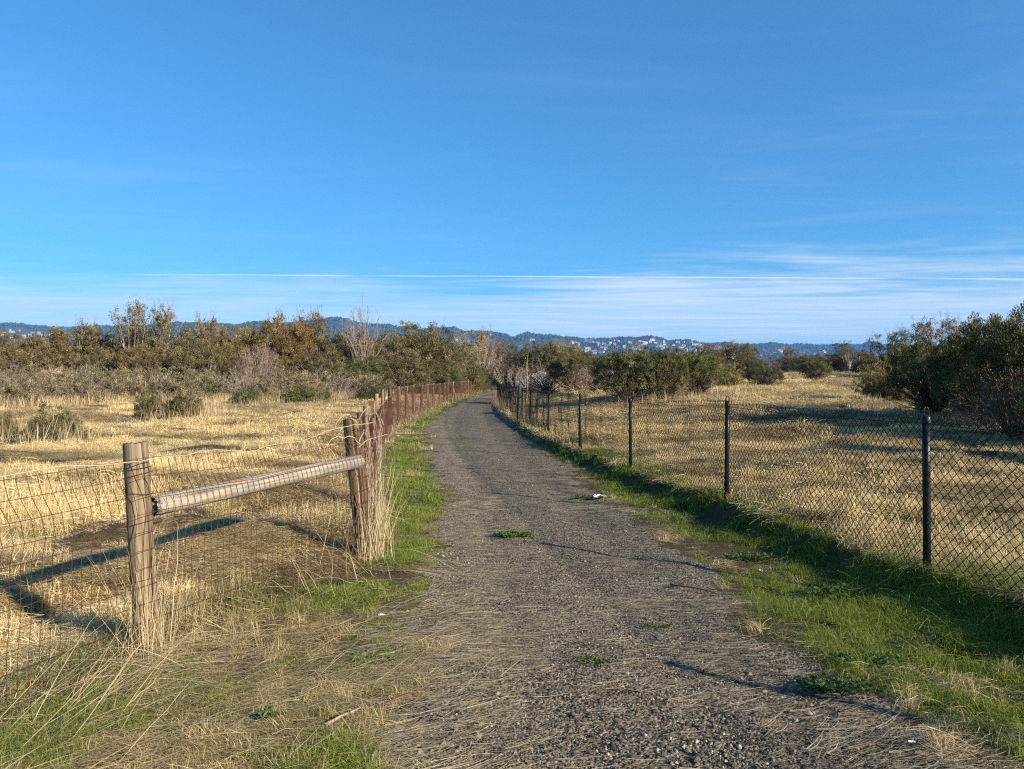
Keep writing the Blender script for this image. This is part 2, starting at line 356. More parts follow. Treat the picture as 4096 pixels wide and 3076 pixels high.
def build_hills():
    a = np.linspace(-1.5, 1.5, 620); t = np.concatenate([np.linspace(0, 1, 46), np.linspace(1.03, 1.6, 8)])
    A, T = np.meshgrid(a, t); Hh, D = hillZ(A, T); V = np.stack([A * D, D, Hh], -1).reshape(-1, 3); ny, nx = A.shape
    idx = np.arange(ny * nx).reshape(ny, nx); p, q, r, s = idx[:-1, :-1], idx[:-1, 1:], idx[1:, 1:], idx[1:, :-1]
    tris = np.concatenate([np.stack([p, q, r], -1).reshape(-1, 3), np.stack([p, r, s], -1).reshape(-1, 3)])
    def fn(N):
        g = N.n('ShaderNodeNewGeometry').outputs['Position']; n = N.noise(g, .006, 5, .65); m = N.noise(g, .02, 4, .6)
        c = N.ramp(n, [(.4, (.03, .045, .02)), (.55, (.06, .07, .03)), (.68, (.12, .09, .05))])
        return (N.mix(N.sstep(m, .5, .7), c, (.03, .045, .02)), m)
    mb = MB(); mb.add(V, tris); o = mb.obj('hills', solid_mat('hill_scrub', fn, .95, (.5, 20)), smooth=True); tag(o, 'long blue wooded ridge dotted with houses on the horizon', kind='structure')
build_hills()

# ------------------------------------------------------------------ scatter with geometry nodes (for stuff nobody could count)
def scatter(name, pts, rot, scl, idx, protos, label, green=None, shade=None):
    n = len(pts); col = bpy.data.collections.new(name + '_pieces')
    for p in protos: col.objects.link(p)
    me = bpy.data.meshes.new(name); me.vertices.add(n); me.vertices.foreach_set('co', np.asarray(pts, np.float32).ravel())
    def attr(nm, typ, key, val):
        a = me.attributes.new(nm, typ, 'POINT'); a.data.foreach_set(key, np.ascontiguousarray(val).ravel())
    attr('rot', 'FLOAT_VECTOR', 'vector', np.asarray(rot, np.float32))
    attr('scl', 'FLOAT_VECTOR', 'vector', np.broadcast_to(np.asarray(scl, np.float32).reshape(n, -1), (n, 3)).astype(np.float32))
    attr('idx', 'INT', 'value', np.asarray(idx, np.int32))
    attr('green', 'FLOAT', 'value', np.zeros(n, np.float32) if green is None else np.asarray(green, np.float32))
    attr('shade', 'FLOAT', 'value', np.ones(n, np.float32) if shade is None else np.asarray(shade, np.float32))
    o = bpy.data.objects.new(name, me); COL.objects.link(o); tag(o, label, kind='stuff')
    ng = bpy.data.node_groups.new(name + '_scatter', 'GeometryNodeTree')
    ng.interface.new_socket('Geometry', in_out='INPUT', socket_type='NodeSocketGeometry'); ng.interface.new_socket('Geometry', in_out='OUTPUT', socket_type='NodeSocketGeometry')
    N = ng.nodes; L = ng.links; gi = N.new('NodeGroupInput'); go = N.new('NodeGroupOutput'); ci = N.new('GeometryNodeCollectionInfo')
    ci.inputs['Collection'].default_value = col; ci.inputs['Separate Children'].default_value = True; ci.inputs['Reset Children'].default_value = True
    iop = N.new('GeometryNodeInstanceOnPoints'); iop.inputs['Pick Instance'].default_value = True
    def na(nm, t): k = N.new('GeometryNodeInputNamedAttribute'); k.data_type = t; k.inputs['Name'].default_value = nm; return k.outputs['Attribute']
    er = N.new('FunctionNodeEulerToRotation'); L.new(na('rot', 'FLOAT_VECTOR'), er.inputs[0])
    L.new(gi.outputs[0], iop.inputs['Points']); L.new(ci.outputs[0], iop.inputs['Instance']); L.new(na('idx', 'INT'), iop.inputs['Instance Index'])
    L.new(er.outputs[0], iop.inputs['Rotation']); L.new(na('scl', 'FLOAT_VECTOR'), iop.inputs['Scale']); L.new(iop.outputs[0], go.inputs[0])
    md = o.modifiers.new('scatter', 'NODES'); md.node_group = ng
    return o
def logpts(n, d0, d1, half=.8, rng=R):
    d = d0 * (d1 / d0) ** rng.random(n); x = rng.uniform(-1, 1, n) * (half * d + .4); return x, d

# hill woods
M['hill_leaf'] = plant_mat('hill_woods', [(0, (.016, .030, .012)), (.6, (.030, .048, .018)), (1, (.06, .07, .03))], trans=0, green=(.03, .05, .02))
def blob_tree(kind):
    mb = MB(); rg = R
    for k in range(5 if kind < 2 else 3):
        th, ph = np.meshgrid(np.linspace(0, 2 * np.pi, 7)[:-1], np.linspace(.15, np.pi - .15, 5))
        r = rg.uniform(.75, 1.25, th.shape); c = np.array([rg.uniform(-.35, .35), rg.uniform(-.3, .3), rg.uniform(.35, .8)]); s_ = rg.uniform(.28, .42)
        if kind == 2: c = np.array([0, 0, .3 + .25 * k]); s_ = .3 - .08 * k
        V = np.stack([np.sin(ph) * np.cos(th), np.sin(ph) * np.sin(th), np.cos(ph)], -1) * r[..., None] * s_ + c; m, n = th.shape
        T = [(i * n + j, i * n + (j + 1) % n, (i + 1) * n + (j + 1) % n) for i in range(m - 1) for j in range(n)] + [(i * n + j, (i + 1) * n + (j + 1) % n, (i + 1) * n + j) for i in range(m - 1) for j in range(n)]
        mb.add(V.reshape(-1, 3), T, rg.random())
    return mb.obj('hill_tree', M['hill_leaf'], link=False)
def build_hill_woods():
    n = 30000; a = R.uniform(-1.2, 1.2, n); t = 1.02 - R.random(n) ** 1.6 * .95; z, d = hillZ(a, t); x = a * d
    keep = (fbm(x * .004, d * .004, 55) + .55 * ss(t, .75, 1)) > .40
    a, t, z, d, x = (q[keep] for q in (a, t, z, d, x)); n = len(x)
    s_ = R.uniform(7, 17, n); tall = R.random(n) < .12; s_[tall] *= 1.35
    scl = np.stack([s_, s_, s_ * R.uniform(.7, 1.1, n)], 1); idx = np.where(tall, 2, R.integers(0, 2, n))
    rot = np.zeros((n, 3)); rot[:, 2] = R.uniform(0, 6.28, n)
    scatter('hill_woods', np.stack([x, d, z - 2], 1), rot, scl, idx, [blob_tree(0), blob_tree(1), blob_tree(2)], 'dark blue-green woods covering the far ridge', shade=R.uniform(.7, 1.3, n))
build_hill_woods()

# houses on the hills
def wall_paint(N):
    oi = N.n('ShaderNodeObjectInfo'); g = N.n('ShaderNodeTexCoord').outputs['Object']; n = N.noise(g, 3, 3)
    return (N.mix(N.math('MULTIPLY', n, .15), oi.outputs['Color'], (.4, .38, .35)), n)
M['house'] = solid_mat('house_paint', wall_paint, .8, (.1, .05))
M['roof'] = solid_mat('house_roof', lambda N: (.16, .13, .12), .85)
def house_proto(w_, l_, h_, two):
    me_v = []; me_f = []; mi = []
    def box(x0, x1, y0, y1, z0, z1, m):
        b = len(me_v); me_v.extend([(x0, y0, z0), (x1, y0, z0), (x1, y1, z0), (x0, y1, z0), (x0, y0, z1), (x1, y0, z1), (x1, y1, z1), (x0, y1, z1)])
        for f in ((0, 1, 5, 4), (1, 2, 6, 5), (2, 3, 7, 6), (3, 0, 4, 7), (4, 5, 6, 7)): me_f.append([b + i for i in f]); mi.append(m)
    def gable(x0, x1, y0, y1, z0, z1):
        b = len(me_v); ym = (y0 + y1) / 2; me_v.extend([(x0, y0, z0), (x1, y0, z0), (x1, y1, z0), (x0, y1, z0), (x0, ym, z1), (x1, ym, z1)])
        for f in ((0, 1, 5, 4), (2, 3, 4, 5), (0, 4, 3), (1, 2, 5)): me_f.append([b + i for i in f]); mi.append(1)
    box(-w_ / 2, w_ / 2, -l_ / 2, l_ / 2, -4, h_, 0); gable(-w_ / 2 - .5, w_ / 2 + .5, -l_ / 2 - .5, l_ / 2 + .5, h_, h_ + 2.2)
    if two: box(-w_ * .1, w_ * .75, -l_ * .75, l_ * .2, -4, h_ * .6, 0); gable(-w_ * .1, w_ * .78, -l_ * .78, l_ * .22, h_ * .6, h_ * .6 + 1.5)
    for k in range(3):
        for lev in range(2): box(-w_ * .38 + k * w_ * .27, -w_ * .38 + k * w_ * .27 + w_ * .14, -l_ / 2 - .06, -l_ / 2 + .2, 1 + lev * 3, 2.4 + lev * 3, 2)
    me = bpy.data.meshes.new('house'); me.from_pydata(me_v, [], me_f); me.materials.append(M['house']); me.materials.append(M['roof']); me.materials.append(M['pane'])
    me.polygons.foreach_set('material_index', mi); return me
M['pane'] = solid_mat('dark_pane', lambda N: (.05, .06, .07), .2)
HM = [house_proto(13, 9, 6.5, True), house_proto(17, 10, 5.5, False), house_proto(11, 9, 8, False), house_proto(20, 11, 7, True)]
def build_houses():
    k = 0; rg = np.random.default_rng(12)
    bands = [(0, 950, 30, 62, 50), (2250, 2800, 14, 80, 130), (2800, 3420, 25, 85, 62), (1040, 2200, 30, 90, 14)]
    for x0, x1, y0, y1, cnt in bands:
        c = 0; tries = 0
        while c < cnt and tries < 20000:
            tries += 1
            px = rg.uniform(x0, x1); a = (px - 2048) / F; t = rg.uniform(.45, .97); z, d = hillZ(a, t)
            py = 1532 - (float(z) - 1.5) / float(d) * F; top = np.interp(px, SKY_PX[:, 0], SKY_PX[:, 1])
            if not (y0 - 14 < py - top < y1): continue
            if fbm(px * .012, py * .05, 77) < .42: continue
            o = bpy.data.objects.new('house', HM[rg.integers(0, 4)]); COL.objects.link(o); o.location = (a * float(d), float(d), float(z) + 5.5)
            o.rotation_euler = (0, 0, rg.uniform(-.6, .6)); v = rg.uniform(.25, .52); o.color = (v, v * rg.uniform(.9, 1), v * rg.uniform(.76, .98), 1)
            s_ = rg.uniform(.8, 1.3); o.scale = (s_, s_, s_ * .9)
            tag(o, 'small pale house among dark trees on the far blue hillside', 'house', 'houses scattered over the far hills'); c += 1
build_houses()
M['mast'] = solid_mat('mast_steel', lambda N: (.35, .33, .33), .5)
for px, hgt, lab in ((2137, 60, 'thin radio mast on the ridge above the end of the path'), (2603, 34, 'thin radio mast on the wooded knoll right of the path')):
    a = (px - 2048) / F; z, d = hillZ(a, .99); mb = MB(); b = np.array([a * float(d), float(d), float(z)])
    mb.tube([b, b + (0, 0, hgt * .5), b + (0, 0, hgt)], [1.0, .8, .5], 5)
    for q in (.35, .6, .85): mb.prisms([b + (-2.2, 0, hgt * q)], [b + (2.2, 0, hgt * q)], .35)
    tag(mb.obj('radio_mast', M['mast']), lab, 'radio mast')

# ------------------------------------------------------------------ the two fences
def wood_fn(cols, sc_=1, cracks=False):
    def fn(N):
        tc = N.n('ShaderNodeTexCoord').outputs['Object']; oi = N.n('ShaderNodeObjectInfo')
        g = N.noise(N.mapping(tc, (38 * sc_, 38 * sc_, 1.6)), 1, 5, .65, .6); k = N.noise(N.mapping(tc, (7, 7, 3)), 1, 3, .5)
        c = N.ramp(g, [(.28, cols[0]), (.48, cols[1]), (.72, cols[2])])
        c = N.mix(N.math('MULTIPLY', N.sstep(k, .52, .72), .5), c, cols[3]); c = N.mix(1.0, c, oi.outputs['Color'], 'MULTIPLY')
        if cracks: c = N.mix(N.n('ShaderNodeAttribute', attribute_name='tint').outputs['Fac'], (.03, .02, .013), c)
        return (c, g)
    return fn
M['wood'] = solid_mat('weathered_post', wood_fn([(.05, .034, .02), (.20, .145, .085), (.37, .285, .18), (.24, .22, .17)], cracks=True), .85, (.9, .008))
def rail_fn(N):
    tc = N.n('ShaderNodeTexCoord').outputs['Object']
    g = N.noise(N.mapping(tc, (42, 42, 1.8)), 1, 5, .65, .5); k = N.noise(N.mapping(tc, (9, 9, 3)), 1, 3, .5); s_ = N.noise(N.mapping(tc, (10, 10, 5), (4, 0, 0)), 1, 2, .5)
    c = N.ramp(g, [(.30, (.09, .07, .05)), (.46, (.27, .215, .155)), (.70, (.43, .355, .265))])
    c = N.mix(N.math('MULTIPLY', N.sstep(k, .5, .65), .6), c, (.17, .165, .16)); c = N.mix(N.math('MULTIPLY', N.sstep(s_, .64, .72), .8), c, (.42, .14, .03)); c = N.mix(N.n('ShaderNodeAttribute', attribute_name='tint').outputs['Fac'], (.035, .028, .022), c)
    return (c, g)
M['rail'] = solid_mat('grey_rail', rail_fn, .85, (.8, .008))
M['rust'] = solid_mat('rusty_wire', lambda N: (N.ramp(N.noise(N.n('ShaderNodeNewGeometry').outputs['Position'], 30, 2), [(.3, (.05, .019, .012)), (.7, (.125, .05, .032))]), None), .7, spec=.3)
M['rope'] = solid_mat('pale_cord', lambda N: (.40, .32, .21), .7)
M['black'] = solid_mat('black_vinyl', lambda N: (N.ramp(N.noise(N.n('ShaderNodeNewGeometry').outputs['Position'], 40, 3), [(.3, (.003, .003, .0035)), (.75, (.008, .008, .009))]), None), .42, spec=.3)
M['steel'] = solid_mat('galvanised_bolt', lambda N: (.45, .47, .52), .3, metal=.8)

def make_post(r, h, sides, rings, cracks, rng, taper=.06):
    """round timber post with drying cracks cut as grooves and a worn, uneven top"""
    mb = MB(); an = np.arange(sides) * 2 * np.pi / sides; zs = np.concatenate([np.linspace(-.25, h - .02, rings), [h - .006, h]])
    rr = np.ones((len(zs), sides)); ph = rng.uniform(0, 6.28)
    for i, z in enumerate(zs):
        rr[i] = (1 - taper * z / h) * (1 + .03 * np.sin(an * 2 + ph + z * 1.2) + .018 * np.sin(an * 5 + z * 3)) + rng.uniform(-.006, .006, sides)
    for c in range(cracks):
        a0 = rng.uniform(0, 6.28); z0 = rng.uniform(-.2, h * .5); z1 = z0 + rng.uniform(.3, .9) * h; dep = rng.uniform(.10, .30); wid = 1.3 * 2 * np.pi / sides
        for i, z in enumerate(zs):
            if z0 < z < z1 or (c < 3 and z > .35 * h):
                d_ = np.abs((an - a0 - .12 * math.sin(z * 3 + c) + np.pi) % (2 * np.pi) - np.pi); rr[i] -= dep * np.clip(1 - d_ / wid, 0, 1)
    rr[-1] *= .93
    V = np.stack([r * rr * np.cos(an), r * rr * np.sin(an), np.broadcast_to(zs[:, None], rr.shape) + (rng.uniform(-.004, .004, sides)[None] * (zs[:, None] > h - .05))], -1)
    m = len(zs); T = []
    for i in range(m - 1):
        for k in range(sides): a = i * sides + k; b = i * sides + (k + 1) % sides; T += [(a, b, b + sides), (a, b + sides, a + sides)]
    top = (m - 1) * sides; T += [(top + k, top + (k + 1) % sides, m * sides) for k in range(sides)]
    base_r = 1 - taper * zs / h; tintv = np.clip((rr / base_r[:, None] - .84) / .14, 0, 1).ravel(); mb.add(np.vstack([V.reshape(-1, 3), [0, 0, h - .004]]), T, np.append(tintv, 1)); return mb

def build_wire_fence():
    root = bpy.data.objects.new('wire_fence', None); COL.objects.link(root); root.location = (-1.2, 6.27, 0)
    tag(root, 'rusty wire mesh fence on round wooden posts along the left edge of the path', 'fence')
    rl = Vector(root.location); rng = np.random.default_rng(5)
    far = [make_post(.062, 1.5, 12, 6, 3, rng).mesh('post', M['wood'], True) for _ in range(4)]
    H = [1.17, 1.20, 1.16, 1.17, 1.20, 1.24, 1.26, 1.27, 1.29, 1.27, 1.25, 1.27, 1.23, 1.26, 1.26, 1.24, 1.25, 1.27, 1.12, 1.26, 1.27, 1.26, 1.2, 1.16, 1.18, 1.2, 1.24, 1.24, 1.25, 1.24, 1.26, 1.26]
    for i, (d, x) in enumerate(POSTS_L):
        z0 = float(Z(x, d)) if i > 1 else (-.0, .0)[i]
        if i < 2:
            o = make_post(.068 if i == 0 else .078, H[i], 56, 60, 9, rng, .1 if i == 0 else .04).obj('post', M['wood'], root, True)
            o.rotation_euler = ((rad(0), rad(-3.4), 0), (rad(1), rad(-5.2), 0))[i]
            o.color = ((1.05, 1.0, .95, 1), (.75, .6, .52, 1))[i]
            if i == 0:
                nb = MB(); nb.tube([(-.052, -.055, .775), (-.055, -.063, .775)], .008, 8); nb.obj('nail', M['steel'], o)
        else:
            o = bpy.data.objects.new('post', far[i % 4]); COL.objects.link(o); o.parent = root; o.scale = (rng.uniform(.9, 1.1),) * 2 + ((H[i]) / 1.5,)
            o.rotation_euler = (rad(rng.uniform(-1.5, 1.5)), rad(rng.uniform(-1.8, 1.8)), rng.uniform(0, 6)); v = rng.uniform(.85, 1.15); o.color = (v * 1.15, v, v * .85, 1)
            if i == 18: o.rotation_euler = (rad(-2), rad(-14), 0)
            if i == 11: o.color = (.75, .85, .85, 1)
        o.location = Vector((x, d, z0)) - rl
    # brace rail
    A = np.array([-2.045, 4.24, .795]); B = np.array([-1.28, 6.2, .845]); L = float(np.linalg.norm(B - A))
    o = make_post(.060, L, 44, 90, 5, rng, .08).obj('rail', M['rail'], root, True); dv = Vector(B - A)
    me = o.data; co = np.zeros(len(me.vertices) * 3, np.float32); me.vertices.foreach_get('co', co); co = co.reshape(-1, 3)
    co[:, 2] = np.where(co[:, 2] < 0, co[:, 2] * .12, co[:, 2]); en = (co[:, 2] < .03); co[en, :2] *= rng.uniform(.8, 1.0, (en.sum(), 1)); co[en, 2] += rng.uniform(-.012, .012, en.sum())
    me.vertices.foreach_set('co', co.ravel()); me.update()
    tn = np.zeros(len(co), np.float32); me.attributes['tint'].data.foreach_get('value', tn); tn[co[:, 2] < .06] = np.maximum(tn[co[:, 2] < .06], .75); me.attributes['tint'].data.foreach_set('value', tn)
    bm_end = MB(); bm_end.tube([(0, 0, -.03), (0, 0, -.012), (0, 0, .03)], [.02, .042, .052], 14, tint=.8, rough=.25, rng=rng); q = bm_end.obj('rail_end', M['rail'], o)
    o.location = Vector(A) - rl; o.rotation_euler = dv.to_track_quat('Z', 'Y').to_euler(); o['label'] = 'grey round brace rail between the first two posts'
    # the mesh: a grid of wires 5 cm by 10 cm, buckled near the top
    P = np.array([(-3.45, .6), (-2.88, 1.84)] + [(x, d) for d, x in POSTS_L]); seg = np.linalg.norm(np.diff(P, axis=0), axis=1); cum = np.concatenate([[0], np.cumsum(seg)])
    sA = np.arange(.3, np.interp(42, P[:, 1], cum), .052); sB = np.arange(sA[-1] + .1, cum[-1], .11)
    def pos(sv):
        x = np.interp(sv, cum, P[:, 0]); y = np.interp(sv, cum, P[:, 1]); x2 = np.interp(sv + .2, cum, P[:, 0]); y2 = np.interp(sv + .2, cum, P[:, 1])
        t = np.stack([x2 - x, y2 - y], 1) + 1e-9; t /= np.linalg.norm(t, axis=1, keepdims=True); nrm = np.stack([t[:, 1], -t[:, 0]], 1)
        return x, y, t, nrm
    DT = [.6, 1.8, 3.3, 4.12, 4.9, 5.6, 6.27, 8.3, 11, 17, 21, 24.7, 35, 50, 51.5, 54, 58, 101]; ZT = [1.05, 1.06, 1.07, 1.09, 1.05, 1.08, 1.15, 1.13, 1.0, .95, 1.05, 1.22, 1.2, 1.2, 1.05, 1.2, 1.2, 1.2]
    def grid(sv, lev):
        x, y, t, nrm = pos(sv); gz = np.where(y < 7, 0.0, Z(x, y)); top = np.interp(y, DT, ZT) + (vnoise(sv * 1.3, sv * 0, 3) - .5) * .03
        f = np.linspace(0, 1, lev); zz = gz[:, None] + .01 + (top[:, None] - .01) * f[None]
        bx = np.clip((f - .62) / .38, 0, 1)
        lat = (.085 if True else 0) + .045 * np.sin(f * 9 + 2.4)[None] * bx[None] * (.4 + vnoise(sv * .55, sv * 0, 8))[:, None] + (vnoise(sv[:, None] * .9, f[None] * 4, 11) - .5) * .035
        alo = .10 * np.sin(np.clip((f - .55) / .45, 0, 1) * np.pi * 1.5)[None] * (vnoise(sv * .6, sv * 0, 15) * 2 - .6)[:, None] * bx[None] ** .6 + (vnoise(sv[:, None] * 3, f[None] * 9, 13) - .5) * .012
        X = x[:, None] + nrm[:, :1] * lat + t[:, :1] * alo; Y = y[:, None] + nrm[:, 1:] * lat + t[:, 1:] * alo
        return np.stack([X, Y, zz + (vnoise(sv[:, None] * 2, f[None] * 7, 19) - .5) * .012], -1)
    for sv, lev, rw in ((sA, 12, .0018), (sB, 8, .0030)):
        G = grid(sv, lev); mb = MB(); r_ = np.array(rl)
        mb.prisms((G[:, :-1] - r_).reshape(-1, 3), (G[:, 1:] - r_).reshape(-1, 3), rw, sides=3)
        mb.prisms((G[:-1] - r_).reshape(-1, 3), (G[1:] - r_).reshape(-1, 3), rw * 1.05, sides=3)
        o = mb.obj('wire_mesh', M['rust'], root)
        o['kind'] = 'stuff'
    # pale cord laced along the top
    sv = np.arange(.3, np.interp(60, P[:, 1], cum), .06); G = grid(sv, 12)[:, -1] - r_
    G[:, 2] += .012 + (fbm(sv * 2.8, sv * 0, 23, 4) - .5) * .07; G[:, 0] += (fbm(sv * 2.5, sv * 0, 24) - .5) * .05 + .012
    mb = MB(); mb.prisms(G[:-1], G[1:], .0026, sides=5); mb.obj('cord', M['rope'], root)
    # wire wraps round the posts
    mb = MB()
    for i, (d, x) in enumerate(POSTS_L[:2]):
        for zl in ((1.03, .98, .9, .73, .42) if i == 0 else (1.13, 1.1, 1.06, .97, .9, .72, .5, .3)):
            th = np.linspace(0, 2 * np.pi, 20); r0 = (.074, .086)[i]; tilt = rng.uniform(-.02, .02); ox = math.tan(rad((-3.4, -5.2)[i])) * zl
            Q = np.stack([x + ox + r0 * np.cos(th), d + r0 * np.sin(th), zl + tilt * np.cos(th) + rng.uniform(-.01, .01)], 1) - r_
            mb.prisms(Q[:-1], Q[1:], .0018, sides=4)
    mb.obj('wire_wrap', M['rust'], root)
build_wire_fence()

def build_chain_fence():
    root = bpy.data.objects.new('chain_link_fence', None); COL.objects.link(root); root.location = (2.88, 5.13, .22)
    tag(root, 'low black chain-link fence on black steel posts along the right edge of the path', 'fence')
    rl = Vector(root.location); rng = np.random.default_rng(6); h = 1.085
    pm = MB(); an = np.linspace(0, 2 * np.pi, 21)[:-1]; pm.tube([(0, 0, -.3), (0, 0, .3), (0, 0, .7), (0, 0, h - .055)], .0255, 20); pme = pm.mesh('post', M['black'], True)
    cm = MB(); cm.tube([(0, 0, h - .055), (0, 0, h - .052), (0, 0, h - .012), (0, 0, h)], [.031, .031, .031, .022], 20)
    th = np.linspace(-.15, np.pi + .15, 16); cm.tube(np.stack([.020 * np.cos(th), 0 * th, h + .03 + .026 * np.sin(th)], 1), .0055, 6)
    cm.prisms([(.020, 0, h - .02), (-.020, 0, h - .02)], [(.020, 0, h + .035), (-.020, 0, h + .035)], .0055, sides=6); cme = cm.mesh('cap', M['black'], True)
    bases = []
    for i, (d, x) in enumerate(POSTS_R):
        z = float(Z(x + .02, d)); z = z if z > .05 else .2; bases.append((x, d, z))
        o = bpy.data.objects.new('post', pme); COL.objects.link(o); o.parent = root; o.location = Vector((x, d, z)) - rl; o.rotation_euler = (rad(rng.uniform(-.6, .6)), rad(rng.uniform(-.7, .7)), 0)
        if 1 <= i < 8:
            tm = MB(); tq = np.linspace(0, 2 * np.pi, 12)
            for zt in (.16, .42, .70, .95):
                Q = np.stack([.032 * np.cos(tq) - .006, .034 * np.sin(tq), zt + rng.uniform(-.03, .03) + .012 * np.cos(tq)], 1); tm.prisms(Q[:-1], Q[1:], .0022, sides=4)
            tie = tm.obj('wire_tie', M['steel'] if i == 99 else M['black'], o)
        c = bpy.data.objects.new('cap', cme); COL.objects.link(c); c.parent = o; c.rotation_euler = (0, 0, rad(12))
    gx = .0715; r_ = np.array(rl)
    for i in range(len(bases) - 1):
        A = np.array(bases[i]); B = np.array(bases[i + 1]); L = np.linalg.norm((B - A)[:2]); T = (B - A) / L; n = int(round(L / (gx / 2))); 
        if n % 2: n += 1
        s_ = np.linspace(0, L, n + 1); rows = 2 * 15 if i < 12 else 2 * 15
        zf = np.linspace(.015, h - .015, rows + 1)
        nx_ = np.array([T[1], -T[0]])
        # node (k, j) exists when k + j is even; wires run zig-zag between neighbouring columns
        K, J = np.meshgrid(np.arange(n + 1), np.arange(rows + 1), indexing='ij')
        sag = -.018 * np.sin(np.pi * K / n) * (J / rows); lat = (vnoise(K * .1 + i * 20, J * .1, 61) - .5) * .055 - .03
        off = np.where((K // 1) % 2 == 0, .0022, -.0022)
        gzv = Z(A[0] + T[0] * s_, A[1] + T[1] * s_); gz = A[2] + T[2] * s_
        X = A[0] + T[0] * s_[K] + nx_[0] * (lat + off); Y = A[1] + T[1] * s_[K] + nx_[1] * (lat + off); ZZ = gz[K] + zf[J] + sag + (vnoise(K * .3 + i * 9, J * .3, 66) - .5) * .006
        Nd = np.stack([X, Y, ZZ], -1) - r_; mb = MB(); rw = .0027 if A[1] < 12 else .0030
        e = ((K + J) % 2 == 0)
        a = e[:-1, :-1]; mb.prisms(Nd[:-1, :-1][a], Nd[1:, 1:][a], rw, sides=4 if i < 4 else 3)
        b = e[1:, :-1]; mb.prisms(Nd[1:, :-1][b], Nd[:-1, 1:][b], rw, sides=4 if i < 4 else 3)
        # twisted knuckle tips above the top row
        tk = [k for k in range(0, n + 1) if (k + rows) % 2 == 0]; tp = Nd[tk, rows]
        mb.prisms(tp, tp + np.array([.008, .006, .024]), .0035, .002, sides=4); mb.prisms(tp, tp + np.array([-.008, -.006, .02]), .0035, .002, sides=4)
        mb.obj('chain_link_mesh', M['black'], root)['kind'] = 'stuff'
        wv = np.linspace(0, 1, 14); W = A[None] + (B - A)[None] * wv[:, None]; W[:, :2] += nx_ * -.033; W[:, 2] += h - .055 - .018 * np.sin(np.pi * wv); W -= r_
        tw = MB(); tw.prisms(W[:-1], W[1:], .0028, sides=4); tw.obj('tension_wire', M['black'], root)
build_chain_fence()

def build_far_fence():
    root = bpy.data.objects.new('far_chain_link_fence', None); COL.objects.link(root); root.location = (26, 80, 2.5); rl = np.array(root.location)
    tag(root, 'distant dark wire fence across the far end of the right field', 'fence')
    xs = np.arange(25, 43, 2.6); ys = 80 + (xs - 25) * .1; zs = Z(xs, ys); h = 1.25
    pm = MB(); pm.tube([(0, 0, -.2), (0, 0, h)], .035, 8); me = pm.mesh('post', M['black'])
    for x, y, z in zip(xs, ys, zs):
        o = bpy.data.objects.new('post', me); COL.objects.link(o); o.parent = root; o.location = (x - rl[0], y - rl[1], z - rl[2])
    P = np.stack([xs, ys, zs], 1) - rl; mb = MB(); mb.prisms(P[:-1] + (0, 0, h - .02), P[1:] + (0, 0, h - .02), .02, sides=5); mb.prisms(P[:-1] + (0, 0, .05), P[1:] + (0, 0, .05), .012); mb.obj('top_rail', M['black'], root)
    mb = MB(); s_ = np.linspace(0, 1, 240)
    X = np.interp(s_, np.linspace(0, 1, len(xs)), P[:, 0]); Y = np.interp(s_, np.linspace(0, 1, len(xs)), P[:, 1]); Zb = np.interp(s_, np.linspace(0, 1, len(xs)), P[:, 2])
    mb.prisms(np.stack([X, Y, Zb], 1), np.stack([X, Y, Zb + h], 1), .004)
    for q in np.linspace(.05, h, 16): mb.prisms(np.stack([X, Y, Zb + q], 1)[:-1], np.stack([X, Y, Zb + q], 1)[1:], .004)
    mb.obj('wire_mesh', M['black'], root)['kind'] = 'stuff'
    mb = MB(); mb.prisms([np.array([33.2, 80.6, zs[3] + h]) - rl], [np.array([36.8, 80, zs[4] - .1]) - rl], .05, sides=6); mb.obj('brace', M['black'], root)
build_far_fence()

def build_board_fence():
    root = bpy.data.objects.new('board_fence', None); COL.objects.link(root); root.location = (.2, 62, .7); rl = np.array(root.location)
    tag(root, 'weathered grey wooden board fence behind the far end of the chain-link', 'fence')
    mat = solid_mat('grey_board', wood_fn([(.10, .10, .11), (.24, .24, .25), (.36, .35, .35), (.30, .30, .31)], .6), .9, (.5, .004))
    rg = np.random.default_rng(4)
    me = bpy.data.meshes.new('board')
    b = .075; t = .012; H = 1.35
    v = [(-b, -t, 0), (b, -t, 0), (b, t, 0), (-b, t, 0), (-b, -t, H - .05), (b, -t, H - .05), (b, t, H - .05), (-b, t, H - .05), (0, -t, H), (0, t, H)]
    f = [(0, 1, 5, 8, 4), (2, 3, 7, 9, 6), (1, 2, 6, 5), (3, 0, 4, 7), (4, 8, 9, 7), (8, 5, 6, 9)]
    me.from_pydata(v, [], f); me.materials.append(mat)
    for k in range(17):
        x = .35 + k * .165; y = 62 + k * .25; o = bpy.data.objects.new('board', me); COL.objects.link(o); o.parent = root
        o.location = (x - rl[0], y - rl[1], float(Z(x, y)) - rl[2]); o.rotation_euler = (rad(rg.uniform(-2, 2)), rad(rg.uniform(-2, 2)), rad(56)); o.scale = (1.7, 1, rg.uniform(.93, 1.05)); q = rg.uniform(.75, 1.15); o.color = (q, q, q, 1)
    for zz in (.35, 1.05):
        mb = MB(); mb.prisms([np.array([.3, 62.1, float(Z(.3, 62)) + zz]) - rl], [np.array([3.1, 66.1, float(Z(3, 66)) + zz]) - rl], .04, sides=4); mb.obj('rail', mat, root)
build_board_fence()

